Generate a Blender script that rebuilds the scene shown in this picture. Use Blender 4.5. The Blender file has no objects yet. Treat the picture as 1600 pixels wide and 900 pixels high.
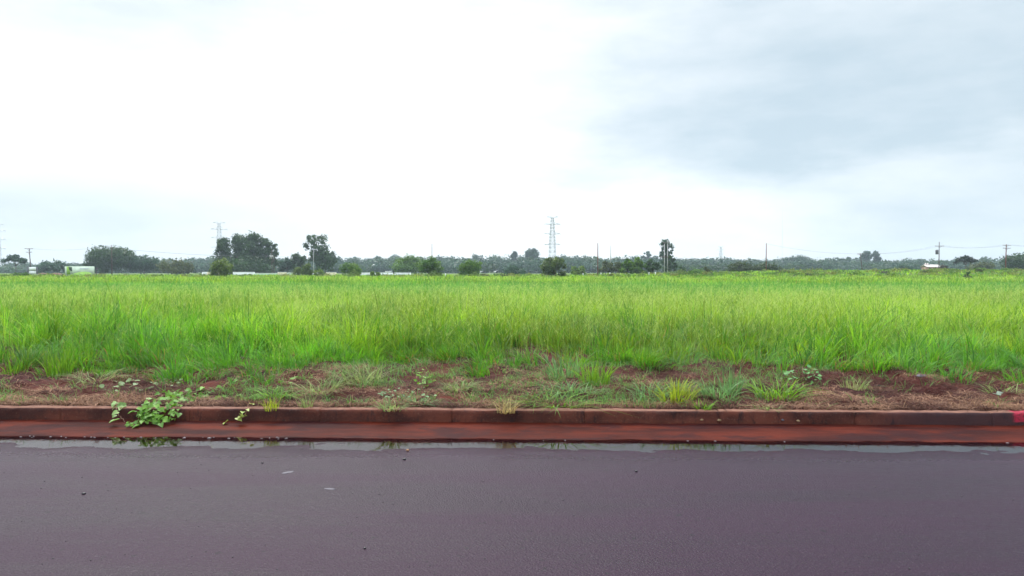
import bpy, bmesh, math, random
import numpy as np
from mathutils import Vector, Matrix

R = math.radians
rng = np.random.default_rng(7)
S = bpy.context.scene
COL = S.collection

# ------------------------------------------------------------------ camera
FPX, CX, CY, HY = 1155.0, 800.0, 450.0, 424.0        # focal length and centre in photo pixels, horizon row
EYE, YAW, PITCH = 1.60, R(1.6), math.atan((450.0 - 424.0) / 1155.0)
cam_d = bpy.data.cameras.new('camera')
cam = bpy.data.objects.new('camera', cam_d)
COL.objects.link(cam)
cam.location = (0, 0, EYE)
cam.rotation_euler = (math.pi / 2 - PITCH, 0, YAW)
cam_d.sensor_width = 36.0
cam_d.lens = 36.0 * FPX / 1600.0
cam_d.clip_start = 0.05
cam_d.clip_end = 9000
S.camera = cam

# ------------------------------------------------------------------ view and light
S.render.resolution_x, S.render.resolution_y = 1024, 576
S.view_settings.view_transform = 'Standard'
S.view_settings.look = 'None'
S.view_settings.gamma = 1.0
S.view_settings.use_curve_mapping = False
S.view_settings.exposure = 0.95
cy = S.cycles
cy.use_denoising = True
cy.max_bounces = 6
cy.diffuse_bounces = 3
cy.glossy_bounces = 3
cy.transmission_bounces = 4
cy.volume_bounces = 0
cy.transparent_max_bounces = 12
cy.caustics_reflective = False
cy.caustics_refractive = False

SUN_EL, SUN_AZ = R(52), R(-22)                       # azimuth from +Y, positive to the right
sun_d = bpy.data.lights.new('sun', 'SUN')
sun_d.energy = 1.5
sun_d.angle = R(20)
sun_d.color = (1.0, 0.96, 0.9)
sun = bpy.data.objects.new('sun', sun_d)
COL.objects.link(sun)
sdir = Vector((math.sin(SUN_AZ) * math.cos(SUN_EL), math.cos(SUN_AZ) * math.cos(SUN_EL), math.sin(SUN_EL)))
sun.rotation_euler = (-sdir).to_track_quat('-Z', 'Y').to_euler()
sun.location = (0, 0, 60)

# ------------------------------------------------------------------ node helper
class NG:
    def __init__(self, tree):
        self.t = tree
        tree.nodes.clear()
    def n(self, typ, **kw):
        nd = self.t.nodes.new(typ)
        for k, v in kw.items():
            setattr(nd, k, v)
        return nd
    def l(self, a, b):
        self.t.links.new(a, b)
    def put(self, sock, v):
        if isinstance(v, bpy.types.NodeSocket):
            self.l(v, sock)
        else:
            sock.default_value = v
    def math(self, op, a, b=0.0, c=0.0, clamp=False):
        nd = self.n('ShaderNodeMath', operation=op, use_clamp=clamp)
        for i, v in enumerate((a, b, c)):
            self.put(nd.inputs[i], v)
        return nd.outputs[0]
    def smooth(self, v, a, b, lo=0.0, hi=1.0):
        nd = self.n('ShaderNodeMapRange', interpolation_type='SMOOTHSTEP')
        for i, x in enumerate((v, a, b, lo, hi)):
            self.put(nd.inputs[i], x)
        return nd.outputs[0]
    def noise(self, vec, scale, detail=4.0, rough=0.55, dist=0.0):
        nd = self.n('ShaderNodeTexNoise')
        if vec is not None:
            self.l(vec, nd.inputs['Vector'])
        nd.inputs['Scale'].default_value = scale
        nd.inputs['Detail'].default_value = detail
        nd.inputs['Roughness'].default_value = rough
        nd.inputs['Distortion'].default_value = dist
        return nd.outputs[0]
    def mapping(self, vec, scale=(1, 1, 1), loc=(0, 0, 0)):
        nd = self.n('ShaderNodeMapping')
        self.l(vec, nd.inputs[0])
        nd.inputs['Scale'].default_value = scale
        nd.inputs['Location'].default_value = loc
        return nd.outputs[0]
    def mix(self, f, a, b):
        nd = self.n('ShaderNodeMix', data_type='RGBA')
        self.put(nd.inputs[0], f)
        for i, v in ((6, a), (7, b)):
            if not isinstance(v, bpy.types.NodeSocket) and len(v) == 3:
                v = (*v, 1)
            self.put(nd.inputs[i], v)
        return nd.outputs[2]
    def bump(self, h, strength=0.3, dist=0.02, normal=None):
        nd = self.n('ShaderNodeBump')
        self.l(h, nd.inputs['Height'])
        nd.inputs['Strength'].default_value = strength
        nd.inputs['Distance'].default_value = dist
        if normal is not None:
            self.l(normal, nd.inputs['Normal'])
        return nd.outputs[0]

# ------------------------------------------------------------------ overcast sky
W = bpy.data.worlds.new('World')
S.world = W
W.use_nodes = True
g = NG(W.node_tree)
sky = g.n('ShaderNodeTexSky', sky_type='NISHITA', sun_disc=False, sun_elevation=SUN_EL, sun_rotation=SUN_AZ,
          air_density=1.0, dust_density=2.0, altitude=1400)
tc = g.n('ShaderNodeTexCoord')
D = tc.outputs['Generated']
sp = g.n('ShaderNodeSeparateXYZ')
g.l(D, sp.inputs[0])
dx, dy, dz = sp.outputs
az = g.math('ARCTAN2', dx, dy)
stretch = g.mapping(D, (1, 1, 3.2))
n1 = g.noise(stretch, 1.9, 5, 0.55)
n2 = g.noise(stretch, 5.5, 5, 0.6)
n1c = g.math('SUBTRACT', n1, 0.5)
n2c = g.math('SUBTRACT', n2, 0.5)
azn = g.math('ADD', g.math('MULTIPLY_ADD', n1c, 0.30, az), g.math('MULTIPLY', n2c, 0.12))
zn = g.math('ADD', g.math('MULTIPLY_ADD', n1c, 0.10, dz), g.math('MULTIPLY', n2c, 0.05))
zlow = g.math('MULTIPLY_ADD', g.smooth(az, 0.25, 0.65), -0.03, zn)
bank = g.math('MULTIPLY', g.smooth(azn, -0.16, 0.36),
              g.math('MULTIPLY', g.smooth(zlow, 0.07, 0.155), g.smooth(zn, 0.17, 0.40, 1.0, 0.62)))
right = g.math('MULTIPLY', g.smooth(azn, 0.02, 0.55), 0.70)
left = g.math('MULTIPLY', g.math('MULTIPLY', g.smooth(azn, -0.15, -0.55), 0.6), g.smooth(zn, 0.15, 0.07))
lefttop = g.math('MULTIPLY', g.math('MULTIPLY', g.smooth(azn, 0.1, -0.5), 0.32), g.smooth(zn, 0.2, 0.33))
topgrey = g.math('MULTIPLY', g.math('MULTIPLY', g.smooth(azn, -0.32, 0.12), 0.5), g.smooth(zn, 0.2, 0.36))
back = g.math('MULTIPLY', g.smooth(dy, 0.15, -0.35), 0.75)
d = g.math('MAXIMUM', bank, g.math('MAXIMUM', right, g.math('MAXIMUM', g.math('MAXIMUM', topgrey, g.math('MAXIMUM', left, lefttop)), back)))
d = g.math('MULTIPLY_ADD', g.math('MULTIPLY', n2c, g.smooth(d, 0.02, 0.3)), 0.95, d, clamp=True)
cloud = g.mix(d, (5.9, 6.1, 6.15), (3.05, 3.7, 4.1))
zen = g.math('MULTIPLY_ADD', g.smooth(dz, 0.36, 0.85), 3.2, 1.0)
vm = g.n('ShaderNodeVectorMath', operation='SCALE')
g.l(cloud, vm.inputs[0])
g.l(zen, vm.inputs['Scale'])
skyc = g.mix(0.93, sky.outputs[0], vm.outputs[0])
bg = g.n('ShaderNodeBackground')
g.l(skyc, bg.inputs[0])
bg.inputs[1].default_value = 0.1
out = g.n('ShaderNodeOutputWorld')
g.l(bg.outputs[0], out.inputs[0])

# ------------------------------------------------------------------ placing helpers
cyw, syw = math.cos(YAW), math.sin(YAW)
cp, sp_ = math.cos(PITCH), math.sin(PITCH)
FWD = Vector((-syw * cp, cyw * cp, -sp_))
RGT = Vector((cyw, syw, 0))
UP = RGT.cross(FWD)
def ray(px, py):
    return FWD + RGT * ((px - CX) / FPX) + UP * ((CY - py) / FPX)
def at(px, dist):
    """x, y on the ground plane in the direction of photo column px, dist metres away along the view"""
    v = ray(px, HY)
    return v.x * dist, v.y * dist
def height_at(py, dist):
    """world height seen at photo row py at that distance"""
    return EYE + (HY - py) * dist / FPX
def hgt(py, dist):
    return height_at(py, dist)

# value noise in numpy
def _hash(ix, iy, seed):
    h = (ix.astype(np.int64) * 374761393 + iy.astype(np.int64) * 668265263 + seed * 1442695041) & 0xffffffff
    h = ((h ^ (h >> 13)) * 1274126177) & 0xffffffff
    return ((h ^ (h >> 16)) & 0xffff) / 65535.0
def vnoise(x, y, seed=0):
    x = np.asarray(x, float); y = np.asarray(y, float)
    ix, iy = np.floor(x), np.floor(y)
    fx, fy = x - ix, y - iy
    fx, fy = fx * fx * (3 - 2 * fx), fy * fy * (3 - 2 * fy)
    a, b = _hash(ix, iy, seed), _hash(ix + 1, iy, seed)
    c, e = _hash(ix, iy + 1, seed), _hash(ix + 1, iy + 1, seed)
    return (a * (1 - fx) + b * fx) * (1 - fy) + (c * (1 - fx) + e * fx) * fy
def fbm(x, y, seed=0, o=4):
    s, a, t = 0.0, 0.5, 0.0
    for i in range(o):
        s = s + a * vnoise(np.asarray(x) * 2 ** i + 17.3 * i, np.asarray(y) * 2 ** i - 9.1 * i, seed + i)
        t += a; a *= 0.55
    return s / t
def sstep(v, a, b):
    t = np.clip((np.asarray(v, float) - a) / (b - a), 0, 1)
    return t * t * (3 - 2 * t)

KERB_F, KERB_TOP, KERB_B = 7.63, 0.158, 7.775
def ground_z(x, y):
    x = np.asarray(x, float); y = np.asarray(y, float)
    base = 0.15 + 0.06 * sstep(y, 7.9, 10.4)
    lump = (fbm(x * 1.4, y * 1.4, 3) - 0.5) * 0.22 + (fbm(x * 6, y * 6, 8, 4) - 0.5) * 0.15
    lump *= sstep(y, 7.76, 8.5) * (1 - 0.6 * sstep(y, 11, 14))
    a = np.arctan2(x, np.maximum(y, 0.1))
    rise = 1.0 * sstep(a, 0.10, 0.42) * sstep(y, 128, 185) + 0.35 * sstep(a, -0.05, 0.2) * sstep(y, 128, 170)
    rise += (fbm(x / 22, y / 22, 5) - 0.5) * 0.5 * sstep(y, 60, 160)
    rise += 0.35 * sstep(a, 0.1, 0.3) * np.exp(-((y - 132) / 5.0) ** 2)
    return base + lump + rise
def gz(x, y):
    return float(ground_z(np.array([x]), np.array([y]))[0])

# ------------------------------------------------------------------ mesh helpers
def mesh_np(name, V, faces, col=None, mat=None, parent=None, smooth=False):
    """V (n,3); faces a list of integer arrays (m,k); col (n,3) base colours kept on the vertices"""
    V = np.asarray(V, np.float32)
    me = bpy.data.meshes.new(name)
    me.vertices.add(len(V))
    me.vertices.foreach_set('co', V.ravel())
    loops = np.concatenate([f.ravel() for f in faces]).astype(np.int32)
    sizes = np.concatenate([np.full(len(f), f.shape[1], np.int32) for f in faces])
    starts = np.concatenate([[0], np.cumsum(sizes)[:-1]]).astype(np.int32)
    me.loops.add(len(loops))
    me.loops.foreach_set('vertex_index', loops)
    me.polygons.add(len(sizes))
    me.polygons.foreach_set('loop_start', starts)
    me.polygons.foreach_set('loop_total', sizes)
    if smooth:
        me.polygons.foreach_set('use_smooth', np.ones(len(sizes), bool))
    if col is not None:
        at_ = me.color_attributes.new('Col', 'FLOAT_COLOR', 'POINT')
        c4 = np.ones((len(V), 4), np.float32)
        c4[:, :3] = col
        at_.data.foreach_set('color', c4.ravel())
    me.update()
    me.validate()
    o = bpy.data.objects.new(name, me)
    COL.objects.link(o)
    if mat:
        me.materials.append(mat)
    if parent:
        o.parent = parent
    return o

class MB:
    """collects boxes, bars and tubes and links them as one mesh"""
    def __init__(self):
        self.V, self.F, self.n = [], {}, 0
    def add(self, v, fs):
        v = np.asarray(v, float)
        for f in fs:
            f = np.asarray(f) + self.n
            self.F.setdefault(len(f), []).append(f)
        self.V.append(v); self.n += len(v)
    def box(self, lo, hi):
        x0, y0, z0 = lo; x1, y1, z1 = hi
        self.add([(x0, y0, z0), (x1, y0, z0), (x1, y1, z0), (x0, y1, z0), (x0, y0, z1), (x1, y0, z1), (x1, y1, z1), (x0, y1, z1)],
                 [(0, 3, 2, 1), (4, 5, 6, 7), (0, 1, 5, 4), (1, 2, 6, 5), (2, 3, 7, 6), (3, 0, 4, 7)])
    def tube(self, pts, rad, k=6, cap=True):
        pts = [Vector(p) for p in pts]
        if not hasattr(rad, '__len__'):
            rad = [rad] * len(pts)
        v, fs = [], []
        for i, p in enumerate(pts):
            t = (pts[min(i + 1, len(pts) - 1)] - pts[max(i - 1, 0)]).normalized()
            u = t.cross(Vector((0.31, 0.17, 0.93)) if abs(t.z) < 0.9 else Vector((1, 0.2, 0))).normalized()
            w = t.cross(u)
            for j in range(k):
                a = 2 * math.pi * j / k
                v.append(p + (u * math.cos(a) + w * math.sin(a)) * rad[i])
        for i in range(len(pts) - 1):
            for j in range(k):
                fs.append((i * k + j, i * k + (j + 1) % k, (i + 1) * k + (j + 1) % k, (i + 1) * k + j))
        if cap:
            fs.append(tuple(range(k))[::-1])
            fs.append(tuple((len(pts) - 1) * k + j for j in range(k)))
        self.add([tuple(p) for p in v], fs)
    def bar(self, a, b, w):
        self.tube([a, b], w * 0.7, 4)
    def blob(self, c, r, seed=0, sub=2, flat=(1, 1, 1), rough=0.2):
        bm = bmesh.new()
        bmesh.ops.create_icosphere(bm, subdivisions=sub, radius=1)
        rr = random.Random(seed)
        ph = [rr.uniform(0, 6) for _ in range(6)]
        v = []
        for q in bm.verts:
            k = 1 + rough * (math.sin(3 * q.co.x + ph[0]) * math.sin(3 * q.co.y + ph[1]) + 0.5 * math.sin(6 * q.co.z + ph[2]) * math.sin(5 * q.co.x + ph[3]))
            v.append((c[0] + q.co.x * r * k * flat[0], c[1] + q.co.y * r * k * flat[1], c[2] + q.co.z * r * k * flat[2]))
        self.add(v, [tuple(x.index for x in f.verts) for f in bm.faces])
        bm.free()
    def build(self, name, mat, parent=None, smooth=False):
        return mesh_np(name, np.concatenate(self.V), [np.array(f) for f in self.F.values()], None, mat, parent, smooth)

LABELS = set()
def tag(o, label=None, cat=None, group=None, kind=None):
    if label: o['label'] = label
    if cat: o['category'] = cat
    if group: o['group'] = group
    if kind: o['kind'] = kind
    return o
def thing(name, loc, label, cat, group=None, rz=0.0):
    o = bpy.data.objects.new(name, None)
    o.empty_display_size = 0.2
    COL.objects.link(o)
    o.location = loc
    o.rotation_euler = (0, 0, rz)
    return tag(o, label, cat, group)

# ------------------------------------------------------------------ materials
def new_mat(name):
    m = bpy.data.materials.new(name)
    m.use_nodes = True
    gg = NG(m.node_tree)
    o = gg.n('ShaderNodeOutputMaterial')
    return m, gg, o
def principled(gg, o, col, rough=0.6, spec=0.5, metal=0.0, normal=None):
    p = gg.n('ShaderNodeBsdfPrincipled')
    gg.put(p.inputs['Base Color'], col if isinstance(col, bpy.types.NodeSocket) else (*col, 1))
    gg.put(p.inputs['Roughness'], rough)
    gg.put(p.inputs['Specular IOR Level'], spec)
    gg.put(p.inputs['Metallic'], metal)
    if normal is not None:
        gg.l(normal, p.inputs['Normal'])
    gg.l(p.outputs[0], o.inputs[0])
    return p
def plain(name, col, rough=0.7, spec=0.3, metal=0.0, vary=0.25, scale=3.0):
    m, gg, o = new_mat(name)
    t = gg.n('ShaderNodeTexCoord')
    f = gg.noise(t.outputs['Object'], scale, 5, 0.6)
    c = gg.mix(gg.smooth(f, 0.3, 0.7), tuple(x * (1 - vary) for x in col), tuple(min(1, x * (1 + vary)) for x in col))
    principled(gg, o, c, rough, spec, metal)
    return m
def leafy(name, trans=0.45, rough=0.5, spec=0.25, mul=(1, 1, 1)):
    """leaf material: the colour each leaf carries, light shining through it"""
    m, gg, o = new_mat(name)
    a = gg.n('ShaderNodeVertexColor', layer_name='Col')
    c = a.outputs[0]
    p = gg.n('ShaderNodeBsdfPrincipled')
    gg.l(c, p.inputs['Base Color'])
    p.inputs['Roughness'].default_value = rough
    p.inputs['Specular IOR Level'].default_value = spec
    tr = gg.n('ShaderNodeBsdfTranslucent')
    hs = gg.n('ShaderNodeHueSaturation')
    hs.inputs['Hue'].default_value = 0.497
    hs.inputs['Saturation'].default_value = 1.1
    hs.inputs['Value'].default_value = 1.15
    gg.l(c, hs.inputs['Color'])
    gg.l(hs.outputs[0], tr.inputs[0])
    mx = gg.n('ShaderNodeMixShader')
    mx.inputs[0].default_value = trans
    gg.l(p.outputs[0], mx.inputs[1])
    gg.l(tr.outputs[0], mx.inputs[2])
    gg.l(mx.outputs[0], o.inputs[0])
    return m

M = {}
M['leaf'] = leafy('leaf', 0.35)
M['grass'] = leafy('grass_blade', 0.5, 0.55, 0.2)
M['straw'] = leafy('straw', 0.25, 0.8, 0.1)
M['bark'] = plain('bark', (0.11, 0.085, 0.07), 0.9, 0.1)
M['pole_wood'] = plain('pole_wood', (0.10, 0.075, 0.065), 0.85, 0.15)
M['red_wood'] = plain('red_pole_wood', (0.17, 0.075, 0.06), 0.85, 0.15)
M['pale_pole'] = plain('pale_pole', (0.36, 0.35, 0.34), 0.7, 0.2)
M['steel'] = plain('galvanised_steel', (0.58, 0.60, 0.62), 0.5, 0.4, 0.4)
M['dark_steel'] = plain('dark_steel', (0.08, 0.08, 0.09), 0.5, 0.4)
M['wire'] = plain('wire', (0.12, 0.12, 0.13), 0.5, 0.4)
M['white_paint'] = plain('white_paint', (0.74, 0.75, 0.74), 0.6, 0.3, vary=0.08, scale=1.0)
M['cream_paint'] = plain('cream_paint', (0.62, 0.56, 0.38), 0.7, 0.3, vary=0.1, scale=1.0)
M['pale_green_paint'] = plain('pale_green_paint', (0.45, 0.58, 0.42), 0.7, 0.3, vary=0.12, scale=1.0)
M['sign_pale'] = plain('sign_pale', (0.55, 0.62, 0.50), 0.5, 0.3, vary=0.1, scale=1.0)
M['sign_green'] = plain('sign_green', (0.28, 0.48, 0.07), 0.5, 0.3, vary=0.12, scale=0.8)
M['sign_dark'] = plain('sign_dark', (0.05, 0.09, 0.05), 0.5, 0.3)
M['sign_grey'] = plain('sign_grey', (0.55, 0.58, 0.6), 0.5, 0.3, vary=0.08)
M['porcelain'] = plain('porcelain', (0.6, 0.58, 0.55), 0.3, 0.5)
M['roof_sheet'] = plain('roof_sheet', (0.62, 0.52, 0.5), 0.5, 0.4, vary=0.1)
M['house_wall'] = plain('house_wall', (0.4, 0.24, 0.19), 0.8, 0.2)
M['glass_dark'] = plain('window_glass', (0.03, 0.035, 0.04), 0.1, 0.5)
M['brick'] = plain('red_earth_heap', (0.15, 0.095, 0.07), 0.95, 0.1, vary=0.35)
M['pebble'] = plain('pebble', (0.3, 0.16, 0.09), 0.7, 0.3)
M['dark_pebble'] = plain('dark_pebble', (0.02, 0.018, 0.02), 0.4, 0.4)
M['pale_fleck'] = plain('pale_fleck', (0.075, 0.065, 0.08), 0.6, 0.3)
M['dead_leaf'] = plain('dead_leaf', (0.24, 0.15, 0.08), 0.6, 0.3)
M['scrap'] = plain('scrap', (0.19, 0.24, 0.18), 0.55, 0.3)
M['cloth'] = plain('dark_cloth', (0.035, 0.03, 0.04), 0.9, 0.1)
M['skin'] = plain('skin', (0.12, 0.07, 0.05), 0.6, 0.3)
M['foam'] = plain('foam', (0.24, 0.19, 0.20), 0.4, 0.4, vary=0.2)
M['stem'] = plain('vine_stem', (0.22, 0.12, 0.08), 0.7, 0.2)

# ground
m, gg, o = new_mat('field_ground'); M['ground'] = m
t = gg.n('ShaderNodeTexCoord'); P = t.outputs['Object']
a1 = gg.noise(P, 0.06, 5, 0.6); a2 = gg.noise(P, 0.9, 5, 0.6)
c = gg.mix(gg.smooth(a1, 0.35, 0.65), (0.075, 0.13, 0.028), (0.12, 0.17, 0.04))
c = gg.mix(gg.smooth(a2, 0.5, 0.75), c, (0.10, 0.075, 0.04))
principled(gg, o, c, 0.9, 0.1, normal=gg.bump(a2, 0.6, 0.3))
# bare red soil
m, gg, o = new_mat('red_soil'); M['soil'] = m
t = gg.n('ShaderNodeTexCoord'); P = t.outputs['Object']
a1 = gg.noise(P, 1.3, 6, 0.65); a2 = gg.noise(P, 9, 6, 0.65); a3 = gg.noise(P, 60, 4, 0.6)
c = gg.mix(gg.smooth(a1, 0.35, 0.68), (0.034, 0.010, 0.010), (0.088, 0.024, 0.017))
c = gg.mix(gg.smooth(a2, 0.52, 0.75), c, (0.095, 0.04, 0.03))
c = gg.mix(gg.smooth(gg.noise(P, 0.8, 3, 0.5), 0.62, 0.75), c, (0.19, 0.045, 0.024))
hh = gg.math('MULTIPLY_ADD', a3, 0.35, a2)
principled(gg, o, c, 0.85, 0.1, normal=gg.bump(hh, 1.0, 0.05))
# wet asphalt
m, gg, o = new_mat('wet_asphalt'); M['asphalt'] = m
t = gg.n('ShaderNodeTexCoord'); P = t.outputs['Object']
big = gg.noise(gg.mapping(P, (0.22, 1.5, 1)), 1.1, 6, 0.65)
fine = gg.noise(P, 130, 3, 0.7)
mid = gg.noise(P, 24, 4, 0.65)
pits = gg.n('ShaderNodeTexVoronoi'); gg.l(P, pits.inputs['Vector']); pits.inputs['Scale'].default_value = 70
c = gg.mix(gg.smooth(big, 0.35, 0.65), (0.0135, 0.0028, 0.0110), (0.021, 0.006, 0.0175))
c = gg.mix(gg.smooth(mid, 0.55, 0.8), c, (0.034, 0.015, 0.028))
c = gg.mix(gg.smooth(fine, 0.56, 0.70), c, (0.005, 0.0025, 0.005))
c = gg.mix(gg.math('MULTIPLY', gg.smooth(gg.noise(P, 85, 2, 0.6), 0.60, 0.72), 0.7), c, (0.075, 0.05, 0.06))
c = gg.mix(gg.math('MULTIPLY', gg.smooth(gg.noise(P, 11, 3, 0.6), 0.64, 0.70), 0.7), c, (0.006, 0.003, 0.006))
wet = gg.smooth(big, 0.38, 0.62)
spx = gg.n('ShaderNodeSeparateXYZ'); gg.l(P, spx.inputs[0])
damp = gg.smooth(gg.math('MULTIPLY_ADD', big, 0.9, spx.outputs[1]), 6.1, 7.35)
ro = gg.math('MULTIPLY', gg.math('MULTIPLY_ADD', wet, 0.13, gg.math('MULTIPLY_ADD', mid, 0.2, 0.25)), gg.math('MULTIPLY_ADD', damp, -0.6, 1.0))
hgt_n = gg.math('ADD', gg.math('MULTIPLY', fine, 0.5), gg.math('ADD', gg.math('MULTIPLY', pits.outputs['Distance'], 0.6), gg.math('MULTIPLY', mid, 0.4)))
principled(gg, o, c, ro, 0.12, normal=gg.bump(hgt_n, 0.6, 0.008))
# puddle water
m, gg, o = new_mat('puddle_water'); M['water'] = m
t = gg.n('ShaderNodeTexCoord')
fr = gg.n('ShaderNodeFresnel'); fr.inputs[0].default_value = 1.33
tr = gg.n('ShaderNodeBsdfTransparent'); tr.inputs[0].default_value = (0.62, 0.42, 0.45, 1)
gl = gg.n('ShaderNodeBsdfGlossy'); gl.inputs['Roughness'].default_value = 0.03
bn = gg.bump(gg.noise(t.outputs['Object'], 14, 2, 0.5), 0.12, 0.004)
gg.l(bn, gl.inputs['Normal']); gg.l(bn, fr.inputs['Normal'])
mx = gg.n('ShaderNodeMixShader')
gg.l(fr.outputs[0], mx.inputs[0]); gg.l(tr.outputs[0], mx.inputs[1]); gg.l(gl.outputs[0], mx.inputs[2])
gg.l(mx.outputs[0], o.inputs[0])
# kerb concrete stained by red earth
m, gg, o = new_mat('stained_kerb'); M['kerb'] = m
t = gg.n('ShaderNodeTexCoord'); P = t.outputs['Object']
sx = gg.n('ShaderNodeSeparateXYZ'); gg.l(P, sx.inputs[0])
b1 = gg.noise(gg.mapping(P, (1.1, 2, 2.2)), 1.2, 6, 0.65)
b2 = gg.noise(gg.mapping(P, (3, 3, 1.2)), 5, 6, 0.7)
b3 = gg.noise(P, 60, 4, 0.6)
c = gg.mix(gg.smooth(b1, 0.38, 0.62), (0.047, 0.015, 0.012), (0.125, 0.036, 0.023))
c = gg.mix(gg.math('MULTIPLY', gg.smooth(b2, 0.50, 0.66), 0.8), c, (0.026, 0.013, 0.014))
c = gg.mix(gg.math('MULTIPLY', gg.smooth(b3, 0.55, 0.75), 0.4), c, (0.20, 0.12, 0.09))
dk = gg.math('MULTIPLY', gg.smooth(gg.math('MULTIPLY_ADD', b1, 1.6, sx.outputs[0]), 4.1, 5.0), 0.75)
c = gg.mix(dk, c, (0.034, 0.020, 0.026))
topm = gg.smooth(sx.outputs[1], KERB_F + 0.014, KERB_F + 0.022)
c = gg.mix(gg.math('MULTIPLY', topm, 0.85), c, gg.mix(gg.smooth(b2, 0.4, 0.7), (0.20, 0.092, 0.06), (0.13, 0.055, 0.038)))
red = gg.smooth(gg.math('MULTIPLY_ADD', b2, 0.12, sx.outputs[0]), 4.94, 5.0)
red = gg.math('MULTIPLY', red, gg.smooth(gg.math('MULTIPLY_ADD', b2, 0.03, sx.outputs[2]), 0.075, 0.09))
c = gg.mix(red, c, gg.mix(gg.smooth(b3, 0.45, 0.62), (0.36, 0.022, 0.05), (0.13, 0.02, 0.025)))
principled(gg, o, c, 0.7, 0.15, normal=gg.bump(gg.math('ADD', b3, b2), 0.35, 0.01))
# gutter
m, gg, o = new_mat('muddy_gutter'); M['gutter'] = m
t = gg.n('ShaderNodeTexCoord'); P = t.outputs['Object']
b1 = gg.noise(gg.mapping(P, (0.6, 3, 1)), 1.3, 6, 0.65)
b2 = gg.noise(gg.mapping(P, (1.2, 6, 1)), 6, 6, 0.7)
b3 = gg.noise(P, 80, 4, 0.6)
c = gg.mix(gg.smooth(b1, 0.35, 0.65), (0.024, 0.0045, 0.004), (0.080, 0.0125, 0.006))
c = gg.mix(gg.math('MULTIPLY', gg.smooth(b2, 0.56, 0.75), 0.4), c, (0.075, 0.022, 0.015))
c = gg.mix(gg.math('MULTIPLY', gg.smooth(gg.noise(gg.mapping(P, (0.9, 1.5, 1)), 1.7, 5, 0.65), 0.5, 0.62), 0.75), c, (0.022, 0.006, 0.007))
principled(gg, o, c, gg.math('MULTIPLY_ADD', b2, 0.3, 0.45), 0.04, normal=gg.bump(b3, 0.35, 0.006))
# haze
m, gg, o = new_mat('haze_air'); M['haze'] = m
pv = gg.n('ShaderNodeVolumePrincipled')
pv.inputs['Color'].default_value = (0.76, 0.88, 1.0, 1)
pv.inputs['Density'].default_value = 0.00024
pv.inputs['Anisotropy'].default_value = 0.2
gg.l(pv.outputs[0], o.inputs['Volume'])

# ------------------------------------------------------------------ the setting
def grid_mesh(name, xs, ys, zf, mat, smooth=True):
    X, Y = np.meshgrid(xs, ys)
    Z = zf(X.ravel(), Y.ravel())
    V = np.stack([X.ravel(), Y.ravel(), Z], 1)
    nx = len(xs)
    i, j = np.meshgrid(np.arange(nx - 1), np.arange(len(ys) - 1))
    a = (j * nx + i).ravel()
    return mesh_np(name, V, [np.stack([a, a + 1, a + 1 + nx, a + nx], 1)], None, mat, None, smooth)
def graded(lim, fine, step, growth=1.25):
    out_, x, s = [0.0], 0.0, step
    while x < lim:
        if x > fine: s *= growth
        x += s
        out_.append(min(x, lim))
    p = np.array(out_)
    return np.concatenate([-p[:0:-1], p])

SOIL_END = 26.0
xs = graded(2400, 220, 6.0)
ys = np.concatenate([[SOIL_END, 28.5], np.arange(31, 260, 6), 260 * 1.16 ** np.arange(0, 15)])
ys = np.append(ys[ys < 2300], 2400)
tag(grid_mesh('ground', xs, ys, lambda x, y: ground_z(x, y) - 0.02, M['ground']), kind='structure')
xs = graded(2400, 9, 0.045, 1.35)
ys = np.concatenate([np.arange(KERB_B - 0.02, 10.5, 0.045), np.arange(10.5, 14, 0.15), np.arange(14, SOIL_END + 0.6, 0.5)])
tag(grid_mesh('bare_soil', xs, ys, lambda x, y: ground_z(x, y), M['soil']), kind='structure')

def road_z(x, y):
    fall = -0.022 * sstep(y, 6.1, 7.05)
    return fall + (fbm(x * 2.2, y * 3.5, 21) - 0.5) * 0.016 * sstep(y, 5.6, 6.6) + (fbm(x * 18, y * 18, 25, 3) - 0.5) * 0.004
xs = graded(2400, 8.5, 0.05, 1.35)
ys = np.concatenate([[-2400, -300, -60, -20, -8, -4, -1, 1, 2], np.arange(2.6, 6.2, 0.15), np.arange(6.2, 7.11, 0.03)])
tag(grid_mesh('road', xs, ys, road_z, M['asphalt']), kind='structure')
xs = graded(60, 8, 0.4, 1.3)
tag(grid_mesh('puddle_water', xs, np.array([6.2, 6.5, 6.8, 7.14]), lambda x, y: np.full(len(x), -0.0145), M['water']), kind='structure')

# gutter apron: slopes up to the foot of the kerb, its front edge crumbling into the wet road
def gutter_z(x, y):
    t_ = np.clip((y - 7.04) / (KERB_F + 0.01 - 7.04), 0, 1)
    return -0.022 + 0.055 * t_ ** 0.7 + (fbm(x * 9, y * 9, 31, 3) - 0.5) * 0.010 - 0.02 * (t_ < 0.02)
xs = graded(2400, 8.5, 0.05, 1.35)
def gutter_xy():
    ys_ = np.linspace(7.04, KERB_F + 0.012, 18)
    o_ = grid_mesh('gutter', xs, ys_, gutter_z, M['gutter'])
    me = o_.data
    n = len(me.vertices)
    co = np.empty(n * 3, np.float32); me.vertices.foreach_get('co', co); co = co.reshape(-1, 3)
    f = np.clip((KERB_F - co[:, 1]) / (KERB_F - 7.04), 0, 1)
    co[:, 1] += f * ((fbm(co[:, 0] * 3.1, co[:, 0] * 0 + 2, 41) - 0.5) * 0.09 + (fbm(co[:, 0] * 0.7, co[:, 0] * 0 + 5, 43) - 0.5) * 0.10)
    me.vertices.foreach_set('co', co.ravel()); me.update()
    return o_
tag(gutter_xy(), kind='structure')

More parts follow.
